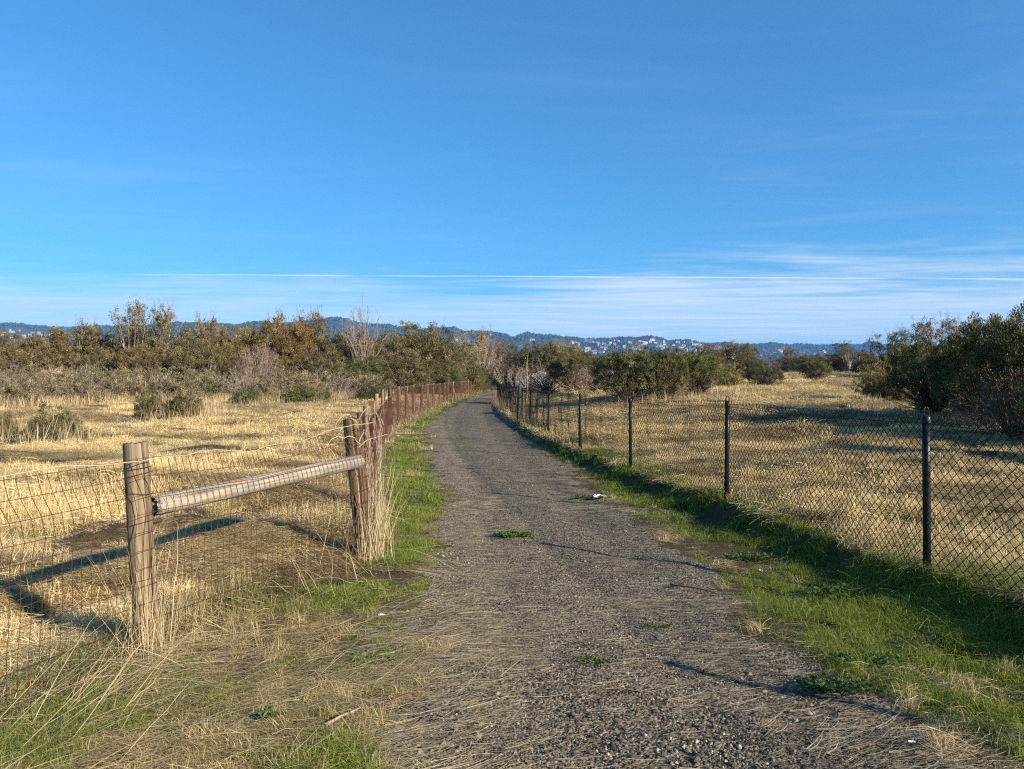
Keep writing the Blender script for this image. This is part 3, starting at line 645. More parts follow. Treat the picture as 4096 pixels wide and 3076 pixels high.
# ------------------------------------------------------------------ grasses
STRAW = [(0, (.26, .165, .07)), (.35, (.52, .365, .16)), (.75, (.74, .555, .27)), (1, (.88, .70, .40))]
M['straw'] = plant_mat('straw', STRAW, trans=.2, green=(.13, .15, .035), rough=.6)
M['grass'] = plant_mat('green_grass', [(0, (.065, .105, .012)), (.45, (.165, .225, .026)), (.75, (.33, .35, .055)), (1, (.60, .46, .20))], trans=.4, green=(.30, .34, .045), rough=.5)
M['litter'] = plant_mat('straw_litter', [(0, (.16, .11, .06)), (.4, (.42, .31, .17)), (.8, (.66, .50, .28)), (1, (.82, .68, .44))], trans=.05, green=(.1, .07, .04), rough=.6)
def tuft(n, r, h0, h1, lean, wd, lying=0, mat=None, name='tuft', tint=(0, 1), curl=.5):
    mb = MB()
    a = R.uniform(0, 6.283, n); q = r * np.sqrt(R.random(n)); B = np.stack([q * np.cos(a), q * np.sin(a), np.full(n, -.01)], 1)
    h = R.uniform(h0, h1, n); th = R.uniform(0, 6.283, n); ln = np.abs(R.normal(0, lean, n)); D = np.stack([np.cos(th) * np.sin(ln), np.sin(th) * np.sin(ln), np.cos(ln)], 1)
    S = np.linspace(0, 1, 4); P = B[:, None] + D[:, None] * (h[:, None] * S[None])[..., None]
    P[..., 0] += (np.cos(th) * h * curl)[:, None] * S ** 2 * R.uniform(.1, .7, n)[:, None]; P[..., 1] += (np.sin(th) * h * curl)[:, None] * S ** 2 * R.uniform(.1, .7, n)[:, None]; P[..., 2] -= (h * .25 * curl)[:, None] * S ** 2
    mb.ribbons(P, R.uniform(.6, 1.3, n) * wd, R.uniform(*tint, n))
    if lying:
        m = lying; a = R.normal(.25, .9, m); q = R.uniform(-1, 1, (m, 2)) * r * 1.5; L = R.uniform(.8, 2.2, m) * h1; zz = R.uniform(.0, .35, m) * h1
        d2 = np.stack([np.cos(a), np.sin(a), R.normal(0, .13, m)], 1); c = np.stack([q[:, 0], q[:, 1], zz + .01], 1)
        P = c[:, None] + d2[:, None] * (L[:, None] * (S - .5)[None])[..., None]; P[..., 2] += (1 - (2 * S - 1) ** 2) * .15 * h1; mb.ribbons(P, R.uniform(.7, 1.3, m) * wd, R.uniform(*tint, m))
    return mb.obj(name, mat or M['straw'], link=False)

def rots(n, tilt=.12):
    r = np.zeros((n, 3)); r[:, 2] = R.uniform(-.6, .6, n) + np.where(R.random(n) < .5, np.pi, 0); r[:, 0] = R.normal(0, tilt, n); r[:, 1] = R.normal(0, tilt, n); return r
def build_stubble():
    def protos(k): 
        s_ = (1, 1.45, 2.3, 3.4)[k]; wd = (.0042, .0055, .011, .02)[k]; n = (46, 46, 44, 40)[k]
        P = [tuft(n, .075 * s_ ** 1.3, .05, .17, .20, wd, 10, name=f'stubble_a{k}', tint=(.1, 1)), tuft(n, .08 * s_ ** 1.3, .06, .20, .32, wd, 14, name=f'stubble_b{k}', tint=(.2, 1)),
             tuft(14, .08 * s_ ** 1.3, .03, .09, .6, wd, 44, name=f'thatch_c{k}', tint=(0, .85)), tuft(10, .10 * s_ ** 1.3, .03, .08, .8, wd, 52, name=f'thatch_d{k}', tint=(.0, .7))]
        return P
    for k, (n, d0, d1) in enumerate(((15000, 2.4, 7.5), (26000, 7.0, 17), (30000, 16, 38), (16000, 36, 85))):
        x, d = logpts(n, d0, d1, .85); sl = fenceL(d) - x; sr = x - fenceR(d)
        pmk = path_mask(x, d); gm = green_mask(x, d)
        off = np.maximum(sl, sr); inside = (off < 0)
        keep = (pmk < .25) & (R.random(n) < np.where(inside, .34 - .16 * (x > 0) - .10 * gm + .30 * ((d < 6.0) & (x < 0)), .94))
        clear = fbm(x * 1.1, d * 1.1, 71) + .25 * (fbm(x * 4, d * 4, 72) - .5)
        keep &= (clear > .385) | (R.random(n) < .12)
        x, d, gm, off = x[keep], d[keep], gm[keep], off[keep]; n = len(x)
        row = fbm(x * .35 + d * .25, d * 1.3, 73)               # mown windrows of lying straw
        up = (row + R.normal(0, .06, n) > .5) & ((off > 0) | (R.random(n) < .3))
        idx = np.where(up, R.integers(0, 2, n), R.integers(2, 4, n))
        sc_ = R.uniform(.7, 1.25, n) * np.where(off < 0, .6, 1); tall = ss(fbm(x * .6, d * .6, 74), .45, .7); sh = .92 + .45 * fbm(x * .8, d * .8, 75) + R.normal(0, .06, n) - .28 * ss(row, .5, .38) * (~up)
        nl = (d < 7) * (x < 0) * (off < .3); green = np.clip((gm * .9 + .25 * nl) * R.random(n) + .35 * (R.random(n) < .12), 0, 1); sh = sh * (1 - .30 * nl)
        green = np.where(off > .6, np.clip(green + .45 * ss(fbm(x * .45, d * .45, 76), .5, .68) * R.random(n) * ss(d, 22, 8) , 0, 1), green)
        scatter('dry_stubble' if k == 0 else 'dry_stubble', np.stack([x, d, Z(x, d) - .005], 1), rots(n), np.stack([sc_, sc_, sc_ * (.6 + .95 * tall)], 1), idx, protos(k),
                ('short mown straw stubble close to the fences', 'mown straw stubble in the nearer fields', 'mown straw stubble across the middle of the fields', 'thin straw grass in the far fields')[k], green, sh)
build_stubble()

def build_green():
    for k, (n, d0, d1) in enumerate(((17000, 2.4, 8), (20000, 7.5, 25), (12000, 24, 115))):
        s_ = (1, 1.7, 3.6)[k]; wd = (.0036, .0065, .018)[k]
        protos = [tuft(44, .06 * s_, .03, .095, .45, wd, 4, M['grass'], f'green_a{k}', (0, .8)), tuft(40, .07 * s_, .04, .13, .35, wd, 3, M['grass'], f'green_b{k}', (.1, .9)), tuft(48, .08 * s_, .015, .05, .8, wd, 6, M['grass'], f'green_c{k}', (.2, 1))]
        x, d = logpts(n * 3, d0, d1, .75); g = green_mask(x, d); pmk = path_mask(x, d)
        vb = (x > fenceL(d) - .5) & (x < fenceR(d) + .6)
        keep = (R.random(len(x)) < np.where(vb, np.maximum(g, .02 * (pmk > .2)) ** 1.2, g * .25)) & ~((pmk > .6) & (g < .12) & (fbm(x * 2.3, d * 2.3, 81) < .66))
        keep &= (fbm(x * 2.6, d * 2.6, 83) + .1 > .47) | (R.random(len(x)) < .25)
        x, d, g, pmk = x[keep], d[keep], g[keep], pmk[keep]; n2 = len(x)
        nearf = np.exp(-((fenceR(d) - x - .28) / .3) ** 2) + .6 * np.exp(-((x - fenceL(d) - .35) / .3) ** 2)
        sc_ = (R.uniform(.5, 1.05, n2) * (.42 + .5 * g) + .15 * nearf) * np.where(pmk > .4, .5, 1)
        idx = np.where(nearf > .4, R.integers(0, 2, n2), R.choice([0, 1, 2, 2], n2))
        bright = np.clip(R.normal(.25, .25, n2) + .5 * ss(d, 18, 40) + .3 * (x > 1.6) * (d < 6), 0, 1)
        r = rots(n2, .18); r[:, 2] = R.uniform(0, 6.28, n2)
        scatter('green_grass', np.stack([x, d, Z(x, d) - .005], 1), r, sc_, idx, protos, ('short green grass on the verges close by', 'green grass strips beside the path', 'bright green grass along the far bend of the path')[k], bright, R.uniform(.75, 1.2, n2))
build_green()

def build_litter():
    protos = []
    for q in range(4):
        n = (1, 2, 4, 7)[q]; mb = MB(); S = np.linspace(0, 1, 4); a = R.normal(0, .35, n); L = R.uniform(.04, .12, n) * (1.4 if q == 0 else 1); c = R.normal(0, .03, (n, 2))
        P = np.zeros((n, 4, 3)); P[..., 0] = c[:, :1] + np.cos(a)[:, None] * L[:, None] * (S - .5); P[..., 1] = c[:, 1:] + np.sin(a)[:, None] * L[:, None] * (S - .5) + (S - .5) ** 2 * R.normal(0, .03, n)[:, None]
        P[..., 2] = .004 + R.uniform(0, .008, n)[:, None] + S * R.uniform(-.003, .008, n)[:, None]; mb.ribbons(P, R.uniform(.0013, .0031, n), R.random(n)); protos.append(mb.obj(f'straw_{q}', M['litter'], link=False))
    for k, (n, d0, d1) in enumerate(((110000, 2.3, 9), (90000, 8.5, 40))):
        x, d = logpts(n, d0, d1, .62); l = np.interp(d, PL[:, 0], PL[:, 1]); r_ = np.interp(d, PR[:, 0], PR[:, 1]); mid = (l + r_) / 2; hw = (r_ - l) / 2
        u = (x - mid) / hw; dens = np.where(np.abs(u) < 1.35, .22 + .45 * np.exp(-((u + .68) / .3) ** 2) + .40 * np.exp(-((u - .7) / .3) ** 2) + .45 * np.exp(-((u + 1.1) / .3) ** 2) * (d < 6), 0)
        dens = dens * (.40 + 1.6 * ss(fbm(x * 1.2, d * 1.6, 91), .38, .62)) * (1 - .6 * ss(d, 4.9, 3.4) * ss(u, -1.0, -.3)) * (1 + .5 * ss(d, 6, 12))
        keep = R.random(n) < dens; x, d, u = x[keep], d[keep], u[keep]; n2 = len(x)
        r = np.zeros((n2, 3)); r[:, 2] = R.normal(.12, .24, n2) + .55 * ss(d, 4.6, 3.2) * R.random(n2) ; r[:, 0] = R.normal(0, .05, n2)
        s_ = .22 + R.exponential(.42, n2); s_ = np.minimum(s_, 2.2) * np.where(k == 0, 1, 1.7)
        scatter('straw_litter', np.stack([x, d, Z(x, d) + .003], 1), r, s_, R.integers(0, 4, n2), protos, ('loose straws lying on the near gravel', 'loose straws lying further along the path')[k], (R.random(n2) < .25) * R.random(n2), R.uniform(.7, 1.15, n2))
build_litter()

def gravel_mat():
    m, N = new_mat('gravel_stone'); at = N.n('ShaderNodeAttribute', attribute_name='shade', attribute_type='INSTANCER'); g = N.n('ShaderNodeNewGeometry').outputs['Position']
    c = N.ramp(at.outputs['Fac'], [(0, (.036, .029, .021)), (.4, (.102, .083, .061)), (.7, (.20, .165, .122)), (.88, (.26, .18, .12)), (1, (.50, .43, .33))]); c = N.mix(N.math('MULTIPLY', N.noise(g, 160, 3), .5), c, (.075, .058, .04))
    p = N.n('ShaderNodeBsdfPrincipled'); N.l(c, p.inputs[0]); p.inputs['Roughness'].default_value = .85; p.inputs['Specular IOR Level'].default_value = .2
    o = N.n('ShaderNodeOutputMaterial'); N.l(p.outputs[0], o.inputs[0]); return m
def build_gravel():
    mat = gravel_mat(); protos = []
    for q in range(6):
        mb = MB(); th, ph = np.meshgrid(np.linspace(0, 2 * np.pi, 7)[:-1] + .3 * q, np.linspace(.35, np.pi - .35, 3)); r = R.uniform(.65, 1.25, th.shape)
        V = (np.stack([np.sin(ph) * np.cos(th), np.sin(ph) * np.sin(th) * .8, np.cos(ph) * .6], -1) * r[..., None]).reshape(-1, 3) * .5; V = np.vstack([V, [0, 0, .33], [0, 0, -.3]])
        T = []; n = 6
        for i in range(2):
            for j in range(n): a = i * n + j; b = i * n + (j + 1) % n; T += [(a, a + n, b + n), (a, b + n, b)]
        T += [(18, j, (j + 1) % n) for j in range(n)] + [(19, 12 + (j + 1) % n, 12 + j) for j in range(n)]
        mb.add(V, T); protos.append(mb.obj(f'stone_{q}', mat, link=False))
    for k, (n, d0, d1, s0) in enumerate(((130000, 2.4, 6.5, .0085), (60000, 6, 16, .012))):
        x, d = logpts(n, d0, d1, .62); pmk = path_mask(x, d) ; l = np.interp(d, PL[:, 0], PL[:, 1]); r_ = np.interp(d, PR[:, 0], PR[:, 1])
        near = np.minimum(x - l, r_ - x) > -.35
        keep = near & (R.random(n) < .15 + .85 * pmk) & (R.random(n) < .35 + 1.1 * ss(fbm(x * 1.7, d * 1.7, 95), .3, .6)); x, d = x[keep], d[keep]; n2 = len(x)
        s_ = s0 * np.exp(R.normal(0, .42, n2)) * (1 + .35 * ss(d, 4.5, 2.8)); s_ = np.minimum(s_, .04); r = R.uniform(-3, 3, (n2, 3)); r[:, :2] = R.normal(0, .3, (n2, 2))
        scatter('gravel', np.stack([x, d, Z(x, d) + s_ * .1], 1), r, s_, R.integers(0, 6, n2), protos, ('grey angular gravel stones on the near path', 'grey gravel stones further along the path')[k], None, R.random(n2) ** 1.3)
build_gravel()

# long dry stalks at the fence posts and along the fence foot
def stalks(mb, base, n, spread, L0, L1, dirc, dvar, wd, droop, tint=(.2, 1), k=7):
    B = np.stack([base[0] + R.normal(0, spread, n), base[1] + R.normal(0, spread, n), np.full(n, base[2])], 1); L = R.uniform(L0, L1, n)
    D = np.asarray(dirc, float)[None] + R.normal(0, dvar, (n, 3)); D[:, 2] = np.abs(D[:, 2]); D /= np.linalg.norm(D, axis=1, keepdims=True); S = np.linspace(0, 1, k)
    P = B[:, None] + D[:, None] * (L[:, None] * S[None])[..., None]; hz = D.copy(); hz[:, 2] = 0
    dr = droop * R.uniform(.4, 1.4, n) * L; P[..., 2] -= dr[:, None] * S ** 2; P += hz[:, None] * (dr[:, None] * S[None] ** 2)[..., None] * .4
    sd_ = np.stack([-D[:, 1], D[:, 0], 0 * L], 1) * (L * R.normal(0, .10, n))[:, None]; P += sd_[:, None] * (S ** 2)[None, :, None]
    P += R.normal(0, .006, P.shape) * S[None, :, None]; g = Z(P[..., 0], P[..., 1]) + .01; P[..., 2] = np.maximum(P[..., 2], g)
    mb.ribbons(P, R.uniform(.7, 1.4, n) * wd, R.uniform(*tint, n))
M['stalk'] = plant_mat('dry_stalk', [(0, (.24, .155, .085)), (.4, (.42, .30, .16)), (1, (.68, .54, .31))], trans=.15)
M['vine'] = plant_mat('dry_vine', [(0, (.15, .085, .06)), (.5, (.30, .20, .13)), (1, (.52, .40, .26))], trans=.1)
def build_stalks():
    mb = MB(); stalks(mb, (-2.0, 4.02, 0), 130, .06, .2, .85, (-.06, .0, 1), .13, .0028, .15); stalks(mb, (-2.0, 3.3, 0), 190, .2, .25, .85, (.4, .7, .22), .26, .0028, .2)
    stalks(mb, (-2.1, 3.75, 0), 90, .15, .4, 1.1, (.9, .15, .2), .2, .0032, .25); stalks(mb, (-1.85, 3.95, 0), 45, .1, .3, .8, (-.9, -.45, .25), .25, .0032, .3)
    o = mb.obj('dry_grass_clump', M['stalk']); tag(o, 'tall pale straw stalks leaning round the foot of the nearest wooden post', 'dry grass')
    mb = MB(); stalks(mb, (-1.12, 6.12, 0), 110, .07, .3, 1.05, (.03, .1, 1), .13, .0036, .12); stalks(mb, (-1.1, 5.98, 0), 40, .08, .4, .85, (.95, -.25, .3), .2, .005, .5); stalks(mb, (-1.32, 6.8, .05), 70, .10, .4, 1.0, (.2, .2, 1), .2, .004, .5)
    stalks(mb, (-1.3, 5.6, 0), 120, .25, .3, .8, (-.4, -.4, .7), .4, .0045, .4); o = mb.obj('dry_grass_clump', M['stalk']); tag(o, 'thick dry straw and vines climbing the dark second wooden post', 'dry grass')
    mb = MB()
    for _ in range(46):       # tangled stems winding up the mesh by the second post and beyond
        s0 = R.uniform(0, 2.6); m = 14; z = np.linspace(0, R.uniform(.6, 1.25), m); y = 6.15 + s0 + np.cumsum(R.normal(0, .025, m)); x = fenceL(y) + .09 + np.cumsum(R.normal(0, .014, m)); P = np.stack([x, y, z + Z(x, y)], 1)
        mb.prisms(P[:-1], P[1:], R.uniform(.0018, .0045), tint=R.random())
    for _ in range(5):
        m = 12; y = 6.0 + np.linspace(0, R.uniform(-.7, 1.2), m) + R.normal(0, .01, m); z = R.uniform(.95, 1.2) + .12 * np.sin(np.linspace(0, 3.1, m)) + np.cumsum(R.normal(0, .01, m)); x = fenceL(y) + .1 + np.linspace(0, R.uniform(-.1, .25), m)
        P = np.stack([x, y, z], 1); mb.prisms(P[:-1], P[1:], .003, tint=.9)
    tag(mb.obj('dry_vine', M['vine']), 'brown leafless vine tangled in the wire mesh past the second post', 'vine')
    # fringe of dry weeds along the foot of the wire fence, and by the chain-link corner
    mb = MB()
    for d in np.concatenate([np.arange(7, 34, .16), np.arange(34, 98, .5)]):
        x = float(fenceL(d)) + .1; far = d > 20; stalks(mb, (x, d, float(Z(x, d))), 7, .14 if not far else .25, .2, .62, (.1, 0, 1), .35, .004 if not far else .009, .25, (0, .9), 4)
    tag(mb.obj('dry_weeds', M['vine']), 'pinkish dry weeds growing through the foot of the wire fence', kind='stuff')
    mb = MB()
    for d in np.arange(15, 52, .3):
        x = float(fenceR(d)) - .06; stalks(mb, (x, d, float(Z(x, d))), 4 if d < 24 else 9, .10, .2, .75 if d < 24 else 1.15, (-.05, 0, 1), .25, .005, .15, (0, .8), 4)
    tag(mb.obj('dry_weeds', M['vine']), 'brown dry weeds poking through the black fence near the bend', kind='stuff')
    mb = MB()     # long straws swept over the verge, lower left
    for _ in range(2200):
        x = R.uniform(-2.9, -.05); y = R.uniform(2.5, 5.2)
        if path_mask(x, y) > .6 and R.random() < .6: continue
        stalks(mb, (x, y, float(Z(x, y)) + .015), 2, .03, .08, .34, (1, .5, .07), .22, .0023, .1, (.2, 1), 4)
    tag(mb.obj('fallen_straw', M['stalk']), 'long fallen straws swept across the near left verge', kind='stuff')
build_stalks()

# leafy ground plants and small litter
M['weed'] = plant_mat('weed_leaf', [(0, (.03, .065, .015)), (.6, (.07, .13, .03)), (1, (.16, .21, .06))], trans=.25)
def weed(x, y, rx, ry, n, lab, lf=.022, h=.05):
    o = bpy.data.objects.new('weed', None); COL.objects.link(o); o.location = (x, y, float(Z(x, y))); tag(o, lab, 'weed')
    mb = MB(); a = R.uniform(0, 6.28, n); q = np.sqrt(R.random(n)); C = np.stack([rx * q * np.cos(a), ry * q * np.sin(a), R.uniform(.012, h, n)], 1); A = np.stack([np.cos(a), np.sin(a), R.uniform(-.3, .5, n)], 1) + R.normal(0, .4, (n, 3))
    mb.leaves(C, A, R.uniform(.7, 1.4, n) * lf, R.uniform(.6, 1.1, n) * lf, R.random(n)); mb.obj('leaves', M['weed'], o)
    mb = MB(); mb.prisms(np.stack([C[::4, 0] * .3, C[::4, 1] * .3, 0 * C[::4, 2]], 1), C[::4], .0012, tint=.6); mb.obj('stems', M['weed'], o)
def X4(px, d): return at_px(px, d)
weed(X4(2052, 7.3), 7.25, .19, .11, 420, 'low dark green leafy weed in the middle of the gravel path', .026, .05)
weed(X4(3330, 3.62), 3.6, .18, .10, 300, 'leafy green weed at the gravel edge where the nearest post shadow crosses', .022, .06)
weed(X4(3470, 3.95), 3.95, .2, .07, 220, 'small-leaved grey green weed in the right verge beyond the shadow', .02, .06)
weed(X4(1490, 3.9), 4.02, .13, .10, 110, 'small clover patch among straw left of the gravel', .02, .05)
weed(X4(3350, 5.2), 5.2, .22, .1, 200, 'broad pale green weed rosette in the right verge', .03, .08)
weed(X4(2990, 6.3), 6.3, .22, .1, 240, 'creeping green weed at the right edge of the path before the second black post', .024, .06)
weed(X4(790, 4.5), 4.75, .13, .08, 34, 'upright dock leaves between the two nearest wooden posts', .11, .12)
weed(X4(2360, 9.6), 9.6, .25, .12, 200, 'flat weed beside the white scrap of paper', .03, .05)
weed(X4(2375, 3.96), 3.96, .09, .06, 160, 'tiny mat of green weed in the near gravel', .011, .025)
weed(X4(2640, 4.5), 4.6, .12, .05, 120, 'thin flat weed in the gravel before the first long shadow', .011, .02)
weed(X4(1060, 3.25), 3.3, .05, .05, 40, 'round-leaved green seedling at the lower left', .028, .04)
M['paper'] = solid_mat('white_paper', lambda N: (.75, .76, .8), .6); M['red'] = solid_mat('red_print', lambda N: (.5, .06, .09), .6)
def scrap(x, y, s_, lab, red=False, nm='paper_scrap'):
    n = 9; U, V_ = np.meshgrid(np.linspace(-1, 1, n), np.linspace(-1, 1, n)); zz = .35 * (fbm(U * 1.5 + 9 * x, V_ * 1.5 + y, 3) * 2 - .4) + .12 * R.random(U.shape)
    P = np.stack([U * s_ * (1 - .3 * V_ ** 2), V_ * s_ * .6, (zz + .2) * s_], -1).reshape(-1, 3); P[:, 2] = np.maximum(P[:, 2], .004)
    i = np.arange(n * n).reshape(n, n); T = np.concatenate([np.stack([i[:-1, :-1], i[:-1, 1:], i[1:, 1:]], -1).reshape(-1, 3), np.stack([i[:-1, :-1], i[1:, 1:], i[1:, :-1]], -1).reshape(-1, 3)])
    mb = MB(); mb.add(P, T); o = mb.obj(nm, M['paper'], smooth=False); o.location = (x, y, float(Z(x, y)) + .02); tag(o, lab, 'litter')
    if red:
        mb = MB(); mb.leaves(np.array([[s_ * .7, 0, s_ * .55], [s_ * .85, .01, s_ * .4]]), np.array([[1., 0, .2], [.3, .2, 1]]), s_ * .5, s_ * .35); mb.obj('red_print', M['red'], o)
scrap(X4(2400, 9.45), 9.45, .085, 'crumpled white and red wrapper in the grass by the black fence', True, 'wrapper')
scrap(X4(1526, 4.75), 4.75, .022, 'small white paper scrap in the left verge')
scrap(X4(3665, 3.02), 3.05, .014, 'tiny white scrap at the lower right corner of the gravel')
scrap(X4(3045, 5.9), 5.9, .016, 'tiny pale scrap at the gravel edge beneath the second black post')
M['orange'] = solid_mat('orange_twine', lambda N: (.62, .16, .03), .6)
mb = MB(); P = np.array([(0, 0, .05), (.01, -.03, .045), (.03, -.05, .05), (.07, -.055, .055), (.11, -.05, .05), (.14, -.045, .055), (.16, -.04, .045)]); mb.tube(P, .0022, 5)
o = mb.obj('twine', M['orange']); o.location = (X4(3880, 4.0), 4.05, float(Z(2.5, 4.05))); tag(o, 'short piece of orange twine lying in the right verge grass', 'litter')
M['stick'] = solid_mat('dead_stick', lambda N: (N.ramp(N.noise(N.n('ShaderNodeTexCoord').outputs['Object'], 60, 3), [(.3, (.16, .10, .06)), (.7, (.42, .33, .22))]), None), .8)
def stick(x, y, L, a, r, lab, col=None):
    mb = MB(); m = 7; s_ = np.linspace(-L / 2, L / 2, m); P = np.stack([s_ * math.cos(a), s_ * math.sin(a) + R.normal(0, .004, m), .02 + .01 * np.cos(s_ * 9)], 1); mb.tube(P, np.linspace(r, r * .5, m), 7, rough=.15)
    o = mb.obj('stick', col or M['stick'], smooth=True); o.location = (x, y, float(Z(x, y))); tag(o, lab, 'stick')
stick(X4(1360, 3.25), 3.3, .2, .95, .009, 'thick pale broken stick in the lower left verge')
M['redstick'] = solid_mat('red_twig', lambda N: (.14, .055, .04), .8)
stick(X4(1600, 3.4), 3.5, .26, .85, .005, 'dark reddish twig on straw where verge meets gravel', M['redstick'])
stick(X4(2790, 5.3), 5.35, .4, -.7, .007, 'dark crooked twig on the right part of the gravel', M['redstick'])
stick(X4(1905, 4.75), 4.8, .3, .12, .004, 'thin brown twig on the near left gravel')
M['bottle'] = solid_mat('pale_blue_plastic', lambda N: (.45, .62, .72), .25)
mb = MB(); mb.tube([(0, 0, 0), (.01, 0, 0), (.14, 0, 0), (.17, 0, 0), (.19, 0, 0), (.21, 0, 0)], [.02, .031, .031, .02, .012, .012], 12); o = mb.obj('bottle', M['bottle'], smooth=True)
o.location = (X4(3500, 20.5), 20.5, float(Z(10.1, 20.5)) + .1); tag(o, 'pale blue plastic bottle lying in the right field stubble', 'bottle')

# ------------------------------------------------------------------ shrubs and trees
def rgbm(c): return (*c, 1)
M['willow'] = plant_mat('willow_leaf', [(0, (.055, .050, .018)), (.4, (.122, .102, .040)), (.75, (.21, .172, .072)), (1, (.34, .28, .14))], trans=.25)
M['coyote'] = plant_mat('coyote_leaf', [(0, (.036, .042, .014)), (.5, (.098, .100, .036)), (.85, (.18, .168, .065)), (1, (.30, .24, .11))], trans=.15)
M['twig'] = plant_mat('twigs', [(0, (.075, .058, .048)), (.5, (.15, .12, .10)), (1, (.29, .24, .195))], trans=0)
M['bark'] = plant_mat('pale_bark', [(0, (.22, .19, .16)), (1, (.42, .38, .33))], trans=0)

def unit(v): return v / np.maximum(np.linalg.norm(v, axis=-1, keepdims=True), 1e-9)
def branches(mb, base, targets, r0, rg, k=6, wig=.08, tint=(0, 1), droop=0.12, r1=.006):
    """curved limbs from the base to each target"""
    n = len(targets); S = np.linspace(0, 1, k); B = np.asarray(base)[None] + rg.normal(0, .06, (n, 3)) * [1, 1, 0]; D = targets - B
    P = B[:, None] + D[:, None] * S[None, :, None]; P[..., :2] -= D[:, None, :2] * (droop * np.sin(S * np.pi))[None, :, None]; P += rg.normal(0, wig, P.shape) * (S * (1.2 - S))[None, :, None]
    L = np.linalg.norm(D, axis=1); rr = r0 * (1 - S[:-1]) + r1; rr2 = r0 * (1 - S[1:]) + r1
    t = np.repeat(rg.uniform(*tint, n), k - 1)
    mb.prisms(P[:, :-1].reshape(-1, 3), P[:, 1:].reshape(-1, 3), np.tile(rr, n), np.tile(rr2, n), 4, t)
    return P
def sprays(mb, P0, D0, L, rg, r=.006, depth=3, fork=3, ang=.5, tint=(0, 1), sides=3, k=.68):
    """fine twigs forking again and again"""
    A = P0; D = unit(D0)
    for _ in range(depth):
        n = len(A); l = L * rg.uniform(.6, 1.25, n)[:, None]; mid = A + D * l * .5 + rg.normal(0, .04, A.shape) * l; B = A + D * l + rg.normal(0, .09, A.shape) * l
        t = rg.uniform(*tint, n); mb.prisms(A, mid, r, r * .85, sides, t); mb.prisms(mid, B, r * .85, r * .6, sides, t)
        A = np.repeat(B, fork, 0); D = unit(np.repeat(D, fork, 0) + rg.normal(0, ang, (n * fork, 3)) + [0, 0, .08]); L *= k; r *= .68
    return A
def dome(n, W, H, rg, low=.1, shell=.35, lump=.25, sd=0):
    """points in an uneven dome, thicker towards its skin"""
    a = rg.uniform(0, 2 * np.pi, n); ce = rg.uniform(low, 1, n); q = (1 - rg.random(n) * (1 - shell)) ; se = np.sqrt(1 - ce ** 2 * .98)
    lumpy = 1 + lump * (2 * fbm(np.cos(a) * 1.6 + 5 + sd, np.sin(a) * 1.6 + ce * 2.2 + 9 + sd, 101 + sd) - 1) * 1.6
    return np.stack([W / 2 * np.cos(a) * se ** .8 * q * lumpy, W / 2 * np.sin(a) * se ** .8 * q * lumpy, H * (ce * q * lumpy * .92 + .06)], 1)
def leaf_cloud(mb, C, rad_, per, l, w_, rg, up=.4, tj=.25, flat=.8):
    n = len(C); rr = np.broadcast_to(rad_, (n,)); Cc = np.repeat(C, per, 0); r3 = np.repeat(rr, per); q = unit(rg.normal(size=(n * per, 3))); rad2 = r3 * rg.random(n * per) ** .45
    P = Cc + q * rad2[:, None] * [1, 1, flat]; A = q + rg.normal(0, .6, q.shape) + [0, 0, up]; ct = np.repeat(np.clip(rg.normal(.5, .22, n), 0, 1), per)
    mb.leaves(P, A, l * rg.uniform(.6, 1.4, n * per), w_ * rg.uniform(.6, 1.4, n * per), np.clip(ct + rg.normal(0, tj, n * per), 0, 1), rg)

